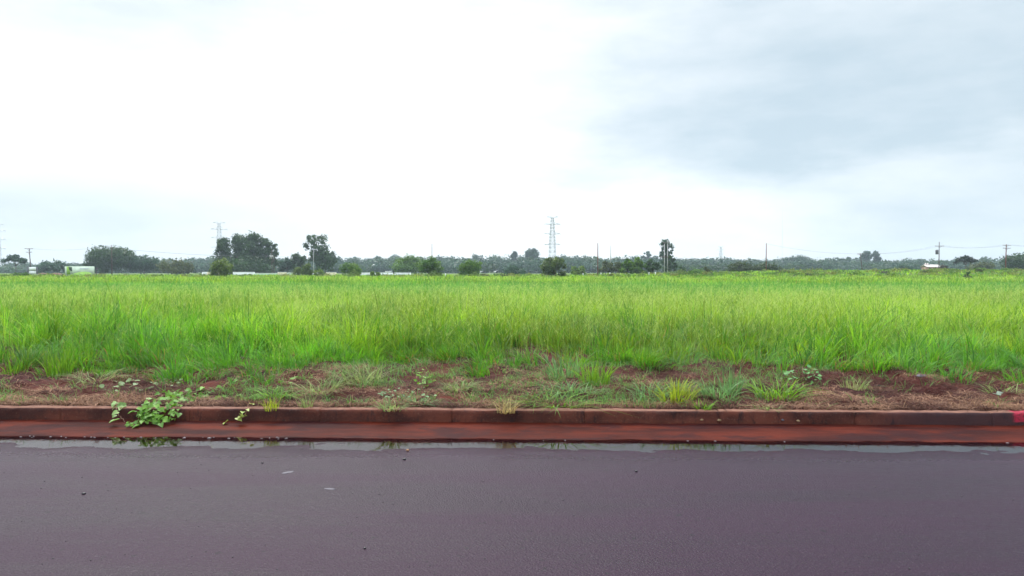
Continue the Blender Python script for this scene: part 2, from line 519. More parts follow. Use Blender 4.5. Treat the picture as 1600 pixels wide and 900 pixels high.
# kerb: cast lengths with fine joints and worn edges
def kerb():
    prof = [(KERB_F, -0.1), (KERB_F, 0.04), (KERB_F + 0.006, KERB_TOP - 0.03), (KERB_F + 0.009, KERB_TOP - 0.010), (KERB_F + 0.017, KERB_TOP), (KERB_B - 0.012, KERB_TOP + 0.002), (KERB_B, KERB_TOP - 0.008), (KERB_B, -0.1)]
    V, Q, E = [], [], []
    x0 = -45.0
    rr = random.Random(4)
    cnt = 0
    while x0 < 45:
        L = 1.38
        oy, oz = rr.uniform(-0.002, 0.002), rr.uniform(-0.002, 0.002)
        n = 46 if abs(x0) < 9 else 2
        xs_ = np.linspace(x0 + 0.0015, x0 + L - 0.0015, n)
        base = cnt
        for i, x in enumerate(xs_):
            for k, (y, z) in enumerate(prof):
                wy = (vnoise(x * 6, z * 30, 51) - 0.5) * 0.014 + (vnoise(x * 25, z * 60 + y * 40, 53) - 0.5) * 0.007
                if k in (2, 3, 4): wy += 0.035 * max(0.0, float(vnoise(x * 9, 3.0, 57)) - 0.80)
                inset = 0.002 if i in (0, n - 1) and k in (2, 3, 4, 5) else 0
                V.append((x, y + oy + wy + (inset if k < 5 else 0), z + oz + wy * 0.6 - inset))
                cnt += 1
        K = len(prof)
        for i in range(n - 1):
            for k in range(K - 1):
                a = base + i * K + k
                Q.append((a, a + K, a + K + 1, a + 1))
        E.append([base + k for k in range(K)])
        E.append([base + (n - 1) * K + k for k in range(K)][::-1])
        x0 += L
    o_ = mesh_np('kerb', V, [np.array(Q), np.array(E)], None, M['kerb'])
    return tag(o_, kind='structure')
kerb()

# haze box
hz = MB(); hz.box((-2450, -2450, -1.4), (2450, 2450, 78))
hb = hz.build('haze', M['haze'])
tag(hb, kind='stuff')

# ------------------------------------------------------------------ grass
def blades(P0, azm, lean, h, w, col, nseg=3, power=1.9, tipcol=None, droop=0.25):
    """curved tapering blades: base points (n,3), direction, lean, height, width, colour"""
    n = len(P0)
    if n == 0: return np.zeros((0, 3)), [], np.zeros((0, 3))
    dirx, diry = np.cos(azm), np.sin(azm)
    tw = azm + np.pi / 2 + rng.uniform(-0.9, 0.9, n)
    sx_, sy_ = np.cos(tw), np.sin(tw)
    K = 2 * nseg + 1
    V = np.empty((n, K, 3), np.float32)
    C = np.empty((n, K, 3), np.float32)
    for i in range(nseg + 1):
        t_ = i / nseg
        off = lean * h * t_ ** power
        px = P0[:, 0] + dirx * off
        py = P0[:, 1] + diry * off
        pz = P0[:, 2] + h * (t_ - droop * np.minimum(lean, 1.6) * t_ ** 2.5)
        ww = w * 0.5 * (0.75 + 0.5 * t_ - 1.25 * t_ ** 2.2)
        cc = col if tipcol is None else col * (1 - t_) + tipcol * t_
        if i < nseg:
            V[:, 2 * i, 0] = px - sx_ * ww; V[:, 2 * i, 1] = py - sy_ * ww; V[:, 2 * i, 2] = pz
            V[:, 2 * i + 1, 0] = px + sx_ * ww; V[:, 2 * i + 1, 1] = py + sy_ * ww; V[:, 2 * i + 1, 2] = pz
            C[:, 2 * i] = cc; C[:, 2 * i + 1] = cc
        else:
            V[:, K - 1, 0] = px; V[:, K - 1, 1] = py; V[:, K - 1, 2] = pz
            C[:, K - 1] = cc
    b = (np.arange(n) * K)[:, None]
    fs = []
    for i in range(nseg - 1):
        fs.append(b + np.array([[2 * i, 2 * i + 1, 2 * i + 3, 2 * i + 2]]))
    quads = np.concatenate(fs) if fs else np.zeros((0, 4), int)
    tris = b + np.array([[K - 3, K - 2, K - 1]])
    return V.reshape(-1, 3), [quads, tris], C.reshape(-1, 3)
class Heap:
    """gathers numpy pieces into one mesh"""
    def __init__(self): self.V, self.C, self.F, self.n = [], [], {}, 0
    def add(self, VFC):
        V, F, C = VFC
        if len(V) == 0: return
        for f in F:
            if len(f): self.F.setdefault(f.shape[1], []).append(f + self.n)
        self.V.append(V); self.C.append(C); self.n += len(V)
    def build(self, name, mat, parent=None):
        return mesh_np(name, np.concatenate(self.V), [np.concatenate(f) for f in self.F.values()], np.concatenate(self.C), mat, parent)

def colmix(n, a, b, f=None, jit=0.22):
    f = rng.random(n) if f is None else f
    c = np.array(a)[None] * (1 - f[:, None]) + np.array(b)[None] * f[:, None]
    return c * (1 + rng.uniform(-jit, jit, (n, 1)))

# where the tall grass begins, by photo column
EDGE_PX = np.array([-800, 0, 90, 170, 260, 400, 480, 560, 630, 680, 760, 860, 960, 1040, 1130, 1230, 1330, 1420, 1500, 1600, 2400])
EDGE_Y = np.array([10.2, 10.4, 10.2, 9.7, 9.25, 9.3, 9.7, 10.3, 11.4, 10.7, 10.0, 10.8, 10.9, 10.5, 11.0, 10.4, 10.3, 10.0, 9.9, 9.85, 9.9])
def edge_y(x, y):
    px = CX + FPX * (x / np.maximum(y, 1) + math.tan(YAW))
    return np.interp(px, EDGE_PX, EDGE_Y) - 0.12 + (fbm(x * 1.3, y * 0 + 3.3, 61) - 0.5) * 0.9 + (fbm(x * 3, y * 3, 63) - 0.5) * 1.5

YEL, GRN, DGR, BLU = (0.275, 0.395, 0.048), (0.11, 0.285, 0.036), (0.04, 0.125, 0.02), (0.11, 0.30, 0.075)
def vegetation_mix(x, y):
    """0 fresh green .. 1 yellow-green seeding grass, in drifts across the field"""
    v = 0.66 * sstep(y, 9.5, 15) * (1 - 0.75 * sstep(y, 26, 40)) + 0.55 * sstep(y, 62, 85)
    return np.clip(v + (fbm(x / 7, y / 7, 71) - 0.5) * 1.3 + (fbm(x / 1.7, y / 1.7, 75) - 0.5) * 0.8, 0, 1)

def wedge(n, y0, y1, pad=3.5, k=0.80):
    """points spread evenly over the part of the field the photograph can see, and a little to each side"""
    u = rng.random(n * 3)
    y = y0 + (y1 - y0) * u
    keep = rng.random(n * 3) < (k * y + pad) / (k * y1 + pad)
    y = y[keep][:n]
    x = rng.uniform(-1, 1, len(y)) * (k * y + pad) - syw * y
    return x, y

H = Heap()
# clumps, near to far: y0, y1, clumps, blades per clump, clump radius, height, blade width, segments
ZONES = [(9.0, 12.6, 1620, 56, 0.19, 0.56, 0.0145, 5),
         (9.2, 13.5, 420, 16, 0.16, 0.80, 0.020, 6),
         (12.4, 17.5, 2800, 42, 0.24, 0.70, 0.017, 4),
         (13, 19, 800, 14, 0.2, 0.86, 0.022, 5),
         (17.5, 27.0, 7000, 18, 0.30, 0.68, 0.022, 3),
         (27.0, 48.0, 15000, 8, 0.40, 0.64, 0.040, 2),
         (48.0, 85.0, 23800, 4, 0.7, 0.62, 0.080, 2),
         (85.0, 150.0, 32400, 3, 1.2, 0.60, 0.16, 2),
         (150.0, 240.0, 28000, 3, 1.8, 0.58, 0.24, 2)]
for (y0, y1, nc, nb, cr, hh, bw, ns) in ZONES:
    x, y = wedge(nc, y0, y1)
    gap = sstep(fbm(x / 0.9, y / 0.9, 81), 0.38, 0.56)
    into = y - edge_y(x, y)
    ok = (into > 0) & (rng.random(len(x)) < np.where(y < 19, 0.16, 0.3) + 0.8 * gap)
    x, y = x[ok], y[ok]
    front = sstep(into[ok], 0.0, 3.0)
    N = len(x)
    ch = hh * (0.55 + 0.45 * front) * rng.uniform(0.6, 1.3, N) * (0.42 + 1.15 * fbm(x / 1.9, y / 1.9, 85))
    if y0 >= 27: ch = ch * (0.8 + 0.4 * fbm(x / 12, y / 12, 86))
    f = vegetation_mix(x, y) + rng.normal(0, 0.16, N)
    tone = (0.72 + 0.28 * front) * rng.uniform(0.7, 1.2, N) * (0.62 + 0.76 * sstep(fbm(x / 3.3, y / 4.5, 87), 0.25, 0.75))
    waz, wl = 2 * np.pi * fbm(x / 2.5, y / 2.5, 88) * 2 + rng.normal(0, 0.7, N), np.abs(rng.normal(0.3, 0.4, N))
    cdark = rng.random(N) < 0.16
    idx = np.repeat(np.arange(N), nb)
    n = len(idx)
    r_ = cr * np.sqrt(rng.random(n)) * rng.uniform(0.5, 1.2, N)[idx]; th = rng.uniform(0, 2 * np.pi, n)
    bx, by = x[idx] + r_ * np.cos(th), y[idx] + r_ * np.sin(th)
    P0 = np.stack([bx, by, ground_z(bx, by) - 0.02], 1)
    lo = np.abs(rng.normal(0.28, 0.3, n)) + 0.6 * (r_ / cr) ** 1.5
    lx = np.cos(th + rng.normal(0, 0.6, n)) * lo + np.cos(waz[idx]) * wl[idx]
    ly = np.sin(th + rng.normal(0, 0.6, n)) * lo + np.sin(waz[idx]) * wl[idx]
    azm, lean = np.arctan2(ly, lx), np.hypot(lx, ly)
    h_ = ch[idx] * rng.uniform(0.45, 1.15, n) / np.sqrt(1 + 0.3 * lean ** 2)
    ff = np.clip(f[idx] + rng.normal(0, 0.14, n), 0, 1)
    col = colmix(n, GRN, YEL, ff) * tone[idx][:, None]
    dk = (cdark[idx] | (rng.random(n) < 0.12))[:, None]
    col = np.where(dk, colmix(n, DGR, GRN), col)
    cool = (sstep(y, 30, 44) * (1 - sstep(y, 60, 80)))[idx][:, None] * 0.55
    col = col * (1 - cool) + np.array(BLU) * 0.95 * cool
    dead = (rng.random(n) < 0.04 + 0.13 * (1 - front[idx]))[:, None]
    col = np.where(dead, colmix(n, (0.30, 0.20, 0.07), (0.20, 0.11, 0.05)), col)
    h_ = np.where(dead[:, 0], h_ * 0.6, h_)
    w_ = bw * rng.uniform(0.55, 1.35, n)
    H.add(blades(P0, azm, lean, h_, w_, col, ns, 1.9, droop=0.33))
tag(H.build('tall_grass', M['grass']), kind='stuff')

# seeding stalks: fine stems with feathery heads that make the pale bloom over the field
def seed_stalks(n, y0, y1, hmean, wid, nspike):
    x, y = wedge(n, y0, y1)
    keep = (y > edge_y(x, y) + 0.5) & (rng.random(len(x)) < 0.15 + 0.85 * vegetation_mix(x, y))
    x, y = x[keep], y[keep]
    n = len(x)
    h = hmean * rng.uniform(0.75, 1.2, n) * (0.72 + 0.5 * fbm(x / 3.1, y / 3.1, 85)) * (0.7 + 0.3 * sstep(y - edge_y(x, y), 0.3, 3))
    P0 = np.stack([x, y, ground_z(x, y)], 1)
    azm = rng.uniform(0, 2 * np.pi, n)
    lean = np.abs(rng.normal(0.35, 0.25, n))
    col = colmix(n, (0.20, 0.34, 0.06), (0.36, 0.46, 0.12))
    q = Heap()
    q.add(blades(P0, azm, lean, h, np.full(n, wid), col, 2, 2.0, droop=0.1))
    idx = np.repeat(np.arange(n), nspike)
    t_ = rng.uniform(0.72, 1.0, len(idx))
    off = lean[idx] * h[idx] * t_ ** 2
    B = np.stack([x[idx] + np.cos(azm[idx]) * off, y[idx] + np.sin(azm[idx]) * off,
                  P0[idx, 2] + h[idx] * (t_ - 0.1 * np.minimum(lean[idx], 1.6) * t_ ** 2.5)], 1)
    m_ = len(idx)
    sc = colmix(m_, (0.33, 0.46, 0.10), (0.45, 0.51, 0.17))
    q.add(blades(B, rng.uniform(0, 2 * np.pi, m_), rng.uniform(0.4, 1.6, m_), rng.uniform(0.04, 0.09, m_), np.full(m_, wid * 1.5), sc, 1, 1.2, droop=0.1))
    return q
HS = Heap()
for a_ in ((6000, 9.8, 14, 0.74, 0.0035, 5), (17000, 14, 26, 0.88, 0.005, 5), (15000, 26, 45, 0.80, 0.010, 4), (8000, 60, 110, 0.80, 0.03, 3)):
    q = seed_stalks(*a_)
    off = HS.n
    for V_, C_ in zip(q.V, q.C):
        HS.V.append(V_); HS.C.append(C_)
    for k_, fl in q.F.items():
        HS.F.setdefault(k_, []).extend(f + off for f in fl)
    HS.n += q.n
tag(HS.build('seeding_grass', M['grass']), kind='stuff')

# dry cut grass lying on the verge
n = 110000
x = rng.uniform(-11, 11, n); y = 7.79 + 3.7 * rng.random(n) ** 1.4
dens = sstep(fbm(x * 1.1, y * 1.6, 91), 0.34, 0.58) * 0.9 + 0.55 * np.exp(-((y - 7.93) / 0.16) ** 2) + 0.07
dens += 0.6 * np.exp(-((x - 3.4) / 0.9) ** 2) * (y < 8.6) + 0.5 * sstep(-x, 4.2, 4.8) * (y < 8.9)
dens *= 1 - 0.7 * np.exp(-((x - 0.95) / 0.45) ** 2)
keep = (rng.random(n) < dens) & (y < edge_y(x, y) + 0.8)
x, y = x[keep], y[keep]; n = len(x)
P0 = np.stack([x, y, ground_z(x, y) + rng.uniform(-0.005, 0.03, n)], 1)
cl = sstep(fbm(x * 2.2, y * 2.2, 95), 0.35, 0.65)
col = colmix(n, (0.055, 0.022, 0.017), (0.30, 0.17, 0.11), np.clip(cl * 0.75 + rng.uniform(-0.35, 0.35, n), 0, 1), 0.3)
DG = Heap()
DG.add(blades(P0, rng.uniform(0, 2 * np.pi, n), rng.uniform(1.0, 4.0, n), rng.uniform(0.02, 0.075, n), rng.uniform(0.005, 0.012, n), col, 3, 1.1, droop=0.6))
# short upright stubble along the kerb
n = 12000
x = rng.uniform(-11, 11, n); y = 7.80 + np.abs(rng.normal(0, 0.22, n))
keep = rng.random(n) < sstep(fbm(x * 1.6, y * 1.6, 97), 0.42, 0.6) + 0.08
x, y = x[keep], y[keep]; n = len(x)
P0 = np.stack([x, y, ground_z(x, y) - 0.005], 1)
DG.add(blades(P0, rng.uniform(0, 2 * np.pi, n), rng.uniform(0.3, 1.4, n), rng.uniform(0.04, 0.11, n), rng.uniform(0.003, 0.007, n), colmix(n, (0.15, 0.08, 0.05), (0.38, 0.23, 0.13)), 3, 1.5))
tag(DG.build('dry_grass', M['straw']), kind='stuff')

# thin young grass scattered on the verge
n = 3300
x = rng.uniform(-11, 11, n); y = 7.85 + 3.1 * rng.random(n)
keep = rng.random(n) < 0.8 * sstep(fbm(x * 0.9, y * 1.3, 101) + 0.05 * (np.abs(x + 0.5) < 2.8), 0.46, 0.62) * (x < 3.3) + 0.06 + 0.4 * sstep(y - edge_y(x, y), -0.7, 0)
x, y = x[keep], y[keep]
nb = 11
idx = np.repeat(np.arange(len(x)), nb); n = len(idx)
bx, by = x[idx] + rng.normal(0, 0.045, n), y[idx] + rng.normal(0, 0.045, n)
P0 = np.stack([bx, by, ground_z(bx, by) - 0.005], 1)
VW = Heap()
VW.add(blades(P0, rng.uniform(0, 2 * np.pi, n), rng.uniform(0.3, 2.0, n), rng.uniform(0.05, 0.19, n), rng.uniform(0.004, 0.010, n),
              colmix(n, (0.07, 0.19, 0.045), (0.17, 0.28, 0.07)), 3, 1.5, droop=0.4))
tag(VW.build('verge_grass', M['grass']), kind='stuff')

# ------------------------------------------------------------------ grass tufts that stand out on the verge
def ground_point(px, py):
    """where the view through that photo position meets the verge"""
    v = ray(px, py)
    z = 0.22
    for _ in range(6):
        s = (z - EYE) / v.z
        z = gz(v.x * s, v.y * s)
    return v.x * s, v.y * s, z
TUFT = 'grass tufts on the bare verge'
BLUE_G, FRESH, YG, PALE, STRAW = ((0.10, 0.21, 0.075), (0.17, 0.29, 0.10)), ((0.11, 0.24, 0.03), (0.19, 0.33, 0.04)), ((0.22, 0.33, 0.03), (0.34, 0.36, 0.05)), ((0.17, 0.24, 0.08), (0.26, 0.30, 0.12)), ((0.40, 0.29, 0.13), (0.34, 0.30, 0.12))
def tuft(px, py, hp, wp, pal, nb, label, bw=0.012, lean=(0.3, 1.6)):
    x, y, z = ground_point(px, py)
    h, w = 0.95 * hp * y / FPX, 1.1 * wp * y / FPX * 0.5
    nb = int(nb * 1.5)
    r_ = w * 0.55 * np.sqrt(rng.random(nb)); th = rng.uniform(0, 2 * np.pi, nb)
    bx, by = r_ * np.cos(th), r_ * np.sin(th) * 0.8
    P0 = np.stack([bx, by, ground_z(bx + x, by + y) - z - 0.01], 1)
    hh = h * rng.uniform(0.4, 1.15, nb)
    ln = rng.uniform(*lean, nb) * np.clip(w / h, 0.6, 2.2)
    q = Heap()
    q.add(blades(P0, th + rng.normal(0, 0.8, nb), ln, hh, bw * 1.1 * rng.uniform(0.5, 1.35, nb), colmix(nb, *pal, jit=0.35), 5, 1.5, droop=0.42))
    k = max(8, nb // 5)
    th = rng.uniform(0, 2 * np.pi, k)
    P0 = np.stack([np.cos(th) * w * 0.35, np.sin(th) * w * 0.3, np.zeros(k) - 0.01], 1)
    q.add(blades(P0, th, rng.uniform(0.8, 2.4, k), h * rng.uniform(0.25, 0.6, k), np.full(k, 0.007), colmix(k, (0.30, 0.20, 0.09), (0.20, 0.11, 0.06)), 5, 1.4, droop=0.4))
    o_ = q.build('grass_tuft', M['grass'])
    o_.location = (x, y, z)
    return tag(o_, label, 'grass tuft', TUFT)
tuft(868, 633, 34, 150, FRESH, 70, 'low sprawling bright green tuft right behind the kerb, nearest the centre of the verge', lean=(0.8, 2.0))
tuft(892, 612, 30, 110, BLUE_G, 80, 'dense low bluish green tuft behind the sprawling one at mid verge')
tuft(880, 592, 56, 90, BLUE_G, 60, 'tall bluish tuft with long upright blades beside the orange bare soil patch', 0.014, (0.1, 0.9))
tuft(930, 602, 52, 80, FRESH, 80, 'fresh green upright tuft on the left flank of the bare red soil mound', 0.012, (0.1, 1.0))
tuft(1016, 616, 36, 90, BLUE_G, 70, 'bluish green tuft with pale dead stems on the right of the red soil mound')
tuft(1058, 630, 44, 90, YG, 90, 'bright yellow green tuft close behind the kerb', 0.010, (0.2, 1.1))
tuft(1098, 640, 24, 40, FRESH, 30, 'small thin green tuft leaning over the kerb top beside the yellow green one')
tuft(1122, 622, 46, 90, BLUE_G, 60, 'wide spreading bluish tuft with flat blades, second from the yellow green tuft', 0.015)
tuft(1143, 612, 52, 50, BLUE_G, 50, 'narrow erect bluish tuft in front of the red earth bank', 0.013, (0.05, 0.6))
tuft(1212, 622, 52, 110, FRESH, 80, 'broad green tuft with one long slanting blade, right end of the green row', 0.014)
tuft(1200, 640, 16, 60, PALE, 40, 'small pale matted tuft against the kerb under the broad green tuft')
tuft(790, 644, 34, 50, STRAW, 45, 'straw coloured dry tuft hanging over the kerb edge', 0.007, (0.3, 1.8))
tuft(716, 612, 30, 70, PALE, 60, 'pale green low tuft with flat arching blades left of the orange soil')
tuft(655, 634, 22, 60, BLUE_G, 60, 'small bluish herb-like tuft right behind the kerb left of centre')
tuft(612, 640, 26, 60, PALE, 50, 'pale dry-tipped tuft among brown stubble by the kerb')
tuft(566, 600, 48, 100, PALE, 80, 'tall pale tuft with long arching blades at the foot of the tall grass', 0.013)
tuft(505, 612, 40, 100, PALE, 80, 'wide pale green tuft beside bare soil, left of the arching tuft', 0.012)
tuft(430, 620, 26, 90, FRESH, 60, 'low green tuft right of the creeping vine')
tuft(478, 638, 30, 36, PALE, 30, 'small spiky yellowish tuft at the kerb right of the trailing shoot', 0.008, (0.1, 0.9))
tuft(424, 640, 24, 40, YG, 30, 'small yellow green spiky tuft at the kerb next to the trailing shoot', 0.008, (0.1, 0.9))
tuft(92, 590, 60, 70, FRESH, 70, 'tall upright green tuft standing alone at the far left of the verge', 0.014, (0.05, 0.8))
tuft(150, 596, 30, 110, PALE, 60, 'pale sprawling tuft beside the lone upright tuft at far left')
tuft(1335, 612, 30, 60, PALE, 40, 'thin pale tuft left of the wide dry soil patch', 0.009, (0.1, 1.0))
tuft(1566, 610, 34, 80, PALE, 40, 'sparse yellowish tuft behind the pale scrap at far right', 0.009)

# broad-leaved weeds
def leaf_fan(nl, size, hue, spread, height, flat=0.5):
    V, Q, C = [], [], []
    for i in range(nl):
        a = rng.uniform(0, 2 * np.pi); r_ = spread * math.sqrt(rng.random())
        c = np.array([r_ * math.cos(a), r_ * math.sin(a), height * (0.3 + 0.7 * rng.random()) * (1 - 0.5 * r_ / spread)])
        d_ = np.array([math.cos(a), math.sin(a), rng.uniform(-0.3, 0.5)]); d_ /= np.linalg.norm(d_)
        nrm = np.array([rng.normal(0, flat), rng.normal(0, flat) - 0.3, 1.0]); nrm -= d_ * nrm.dot(d_); nrm /= np.linalg.norm(nrm)
        s_ = np.cross(nrm, d_); L = size * rng.uniform(0.7, 1.25)
        o_ = len(V)
        for (u, v, w_) in ((0, 0, 0), (0.22, -0.46, 0.10), (0.6, -0.38, 0.06), (1, 0, -0.08), (0.6, 0.38, 0.06), (0.22, 0.46, 0.10), (0.42, 0, -0.02), (-0.12, -0.22, 0.05), (-0.12, 0.22, 0.05)):
            V.append(c + d_ * u * L + s_ * v * L + nrm * w_ * L)
        Q += [(o_, o_ + 7, o_ + 1, o_ + 6), (o_ + 6, o_ + 1, o_ + 2, o_ + 3), (o_ + 6, o_ + 3, o_ + 4, o_ + 5), (o_ + 6, o_ + 5, o_ + 8, o_)]
        cc = (np.array(hue[0]) + (np.array(hue[1]) - np.array(hue[0])) * rng.random()) * rng.uniform(0.85, 1.15)
        C += [cc] * 9
    return np.array(V), [np.array(Q)], np.array(C)
def weed(px, py, hp, wp, hue, nl, leaf, label):
    x, y, z = ground_point(px, py)
    t_ = thing('broadleaf_weed', (x, y, z), label, 'weed')
    h, w = hp * y / FPX, wp * y / FPX * 0.5
    q = Heap(); q.add(leaf_fan(nl, leaf, hue, w, h)); q.build('leaves', M['leaf'], t_)
    mb = MB()
    for i in range(5):
        a = i * 1.3
        mb.tube([(0, 0, -0.01), (math.cos(a) * w * 0.3, math.sin(a) * w * 0.3, h * 0.5), (math.cos(a) * w * 0.6, math.sin(a) * w * 0.6, h * 0.8)], [0.004, 0.003, 0.002], 5)
    mb.build('stem', M['stem'], t_)
weed(665, 608, 34, 34, ((0.12, 0.27, 0.03), (0.18, 0.34, 0.05)), 30, 0.042, 'bright green upright broad-leaved weed under the yellowish grass left of centre')
weed(1255, 600, 34, 60, ((0.10, 0.26, 0.08), (0.16, 0.32, 0.10)), 46, 0.05, 'bluish green broad-leaved weed beside the rightmost big tuft')
weed(640, 622, 14, 90, ((0.12, 0.22, 0.10), (0.20, 0.30, 0.14)), 44, 0.035, 'low matted pale-leaved weed behind the bluish herb near the kerb')
weed(225, 606, 14, 130, ((0.16, 0.24, 0.10), (0.26, 0.34, 0.16)), 44, 0.055, 'row of pale flat leaves at the foot of the tall grass left of the vine')

# creeping vine spilling over the kerb
def surf_z(x, y):
    if y >= KERB_B - 0.02: return gz(x, y)
    if y >= KERB_F: return KERB_TOP
    return max(0.0, 0.03 * (y - 7.04) / (KERB_F - 7.04))
def vine(name, label, runs, n_leaves, size, hue, extra=()):
    x0, y0, z0 = runs[0][0]
    t_ = thing(name, (x0, y0, z0), label, 'vine')
    mb = MB(); V, Q, C = [], [], []
    pts_all = []
    for run in runs:
        p = [Vector(a) - Vector((x0, y0, z0)) for a in run]
        fine_ = []
        for a, b in zip(p, p[1:]):
            for k in range(6):
                f = k / 6
                fine_.append(a.lerp(b, f) + Vector((rng.normal(0, 0.006), rng.normal(0, 0.006), abs(rng.normal(0, 0.008)))))
        fine_.append(p[-1])
        mb.tube(fine_, [0.0035 - 0.0015 * i / len(fine_) for i in range(len(fine_))], 5)
        pts_all += fine_
    mb.build('stem', M['stem'], t_)
    for i in range(n_leaves):
        b = pts_all[int(rng.integers(len(pts_all)))]
        over = (b.y + y0) < KERB_B
        c = np.array(b) + np.array([rng.normal(0, 0.05), rng.normal(0, 0.02) - (0.03 if over else 0), rng.uniform(-0.01, 0.035)])
        if over and c[1] + y0 > KERB_F - 0.01 and c[2] + z0 < KERB_TOP: c[1] = KERB_F - 0.02 - y0
        a = rng.uniform(0, 2 * np.pi) if not over else rng.normal(-1.57, 0.9)
        d_ = np.array([math.cos(a), math.sin(a), rng.uniform(-0.6, 0.1)]); d_ /= np.linalg.norm(d_)
        nrm = np.array([rng.normal(0, 0.5), rng.normal(-0.5, 0.5), 0.8]); nrm -= d_ * nrm.dot(d_); nrm /= np.linalg.norm(nrm)
        s_ = np.cross(nrm, d_); L = size * rng.uniform(0.5, 1.35)
        o_ = len(V)
        for (u, v, w_) in ((0, 0, 0), (0.16, -0.47, 0.14), (0.52, -0.34, 0.09), (1, 0, -0.16), (0.52, 0.34, 0.09), (0.16, 0.47, 0.14), (0.42, 0, -0.03), (-0.2, -0.28, 0.04), (-0.2, 0.28, 0.04)):
            V.append(c + d_ * u * L + s_ * v * L + nrm * w_ * L)
        Q += [(o_, o_ + 7, o_ + 1, o_ + 6), (o_ + 6, o_ + 1, o_ + 2, o_ + 3), (o_ + 6, o_ + 3, o_ + 4, o_ + 5), (o_ + 6, o_ + 5, o_ + 8, o_)]
        cc = (np.array(hue[0]) + (np.array(hue[1]) - np.array(hue[0])) * rng.random()) * rng.uniform(0.8, 1.15)
        C += [cc] * 9
    mesh_np('leaves', np.array(V), [np.array(Q)], np.array(C), M['leaf'], t_)
    return t_
def vp(px, py, lift=0.012):
    x, y, z = ground_point(px, py)
    return (x, y, z + lift)
def vk(px, y, z):
    """a point on the kerb or gutter in photo column px"""
    v = ray(px, HY)
    return (v.x / v.y * y, y, z)
root = vp(330, 612)
vine('creeping_vine', 'bright green heart-leaved vine creeping over the kerb into the gutter', [
    [root, vp(300, 620), vp(282, 630), vk(268, 7.76, 0.185), vk(255, 7.59, 0.155), vk(240, 7.53, 0.085), vk(222, 7.47, 0.045)],
    [root, vp(270, 622), vk(245, 7.76, 0.185), vk(238, 7.58, 0.145), vk(230, 7.55, 0.075), vk(208, 7.37, 0.020)],
    [vp(262, 622), vk(232, 7.78, 0.175), vk(222, 7.58, 0.115), vk(215, 7.45, 0.045), vk(200, 7.37, 0.020)],
    [vp(290, 626), vk(276, 7.71, 0.185), vk(275, 7.58, 0.125), vk(262, 7.53, 0.055)],
    [vk(225, 7.59, 0.155), vk(226, 7.55, 0.095), vk(236, 7.49, 0.055), vk(250, 7.45, 0.045)],
    [vp(285, 622), vp(262, 627), vp(245, 632)],
    [root, vp(370, 608), vp(420, 606), vp(470, 600)],
    [vp(290, 626), vp(330, 622), vp(372, 624), vp(410, 628)]], 250, 0.058, ((0.065, 0.17, 0.018), (0.18, 0.33, 0.05)))
vine('creeping_vine', 'thin pale green vine strand with few leaves at the left end of the heart-leaved vine', [
    [vp(230, 630), vp(205, 636), vk(180, 7.76, 0.175), vk(178, 7.60, 0.145), vk(184, 7.56, 0.085), vk(192, 7.47, 0.045)]], 12, 0.075, ((0.17, 0.29, 0.09), (0.25, 0.36, 0.12)))
vine('trailing_shoot', 'single thin yellow-green shoot hanging over the kerb face with a bare reddish tip', [
    [vp(392, 634), vk(388, 7.76, 0.190), vk(384, 7.59, 0.135), vk(380, 7.57, 0.085)], [vk(380, 7.57, 0.085), vk(366, 7.55, 0.040)]], 11, 0.055, ((0.24, 0.33, 0.07), (0.38, 0.42, 0.14)))

# ------------------------------------------------------------------ trees and bushes
def leaf_cards(C0, NRM, size, col, elong=1.3):
    """one folded leaf clump of four corners per point"""
    n = len(C0)
    a = rng.normal(0, 1, (n, 3)); a -= NRM * (a * NRM).sum(1, keepdims=True)
    a /= np.linalg.norm(a, axis=1, keepdims=True) + 1e-9
    b = np.cross(NRM, a)
    s = (size * rng.uniform(0.55, 1.3, n))[:, None]
    fold = (rng.uniform(-0.3, 0.3, n)[:, None]) * s * NRM
    V = np.stack([C0 - a * s * elong * 0.5, C0 - b * s * 0.4 + fold, C0 + a * s * elong * 0.5, C0 + b * s * 0.4 + fold], 1).reshape(-1, 3)
    Q = (np.arange(n) * 4)[:, None] + np.array([[0, 1, 2, 3]])
    return V, [Q], np.repeat(col, 4, 0)
def lobes(style, h, w, k):
    L = []
    R_ = w * 0.5
    k = int(k * (3.6 if style in ('tall', 'open') else 2.2))
    for i in range(k):
        u = (i + 0.5) / k
        a = rng.uniform(0, 2 * np.pi)
        if style == 'umbrella':
            r_ = R_ * math.sqrt(rng.random()) * 0.9
            z = h * (0.80 - 0.28 * (r_ / R_) ** 2 + rng.uniform(-0.09, 0.05)); s = w * rng.uniform(0.07, 0.14); sz = 0.5
        elif style == 'tall':
            z = h * (0.16 + 0.78 * u); r_ = R_ * rng.uniform(0.1, 0.85) * (1.1 - 0.5 * abs(u - 0.4) * 2); s = w * rng.uniform(0.06, 0.17); sz = rng.uniform(0.6, 1.2)
        elif style == 'open':
            z = h * (0.30 + 0.65 * u); r_ = R_ * rng.uniform(0.05, 0.9) * (1.15 - 0.6 * abs(u - 0.35)); s = w * rng.uniform(0.045, 0.13); sz = rng.uniform(0.5, 1.1)
        elif style == 'dome':
            r_ = R_ * math.sqrt(rng.random()) * 0.72
            z = h * (0.25 + 0.55 * math.sqrt(1 - (r_ / R_) ** 2) * rng.random() ** 0.4); s = w * rng.uniform(0.15, 0.26); sz = 0.75
        else:
            r_ = R_ * math.sqrt(rng.random()) * 0.85
            dome = math.sqrt(max(0.04, 1 - (r_ / R_) ** 2))
            low = 0.10 if style == 'bush' else 0.16
            z = h * (low + (0.86 - low) * dome * rng.random() ** 0.7); s = w * rng.uniform(0.09, 0.18); sz = 0.8
        L.append((np.array([r_ * math.cos(a), r_ * math.sin(a), z]), s, sz))
    top_ = max(c[2] + s * sz * 0.9 for c, s, sz in L)
    for c, s, sz in L: c[2] *= h / top_
    return L
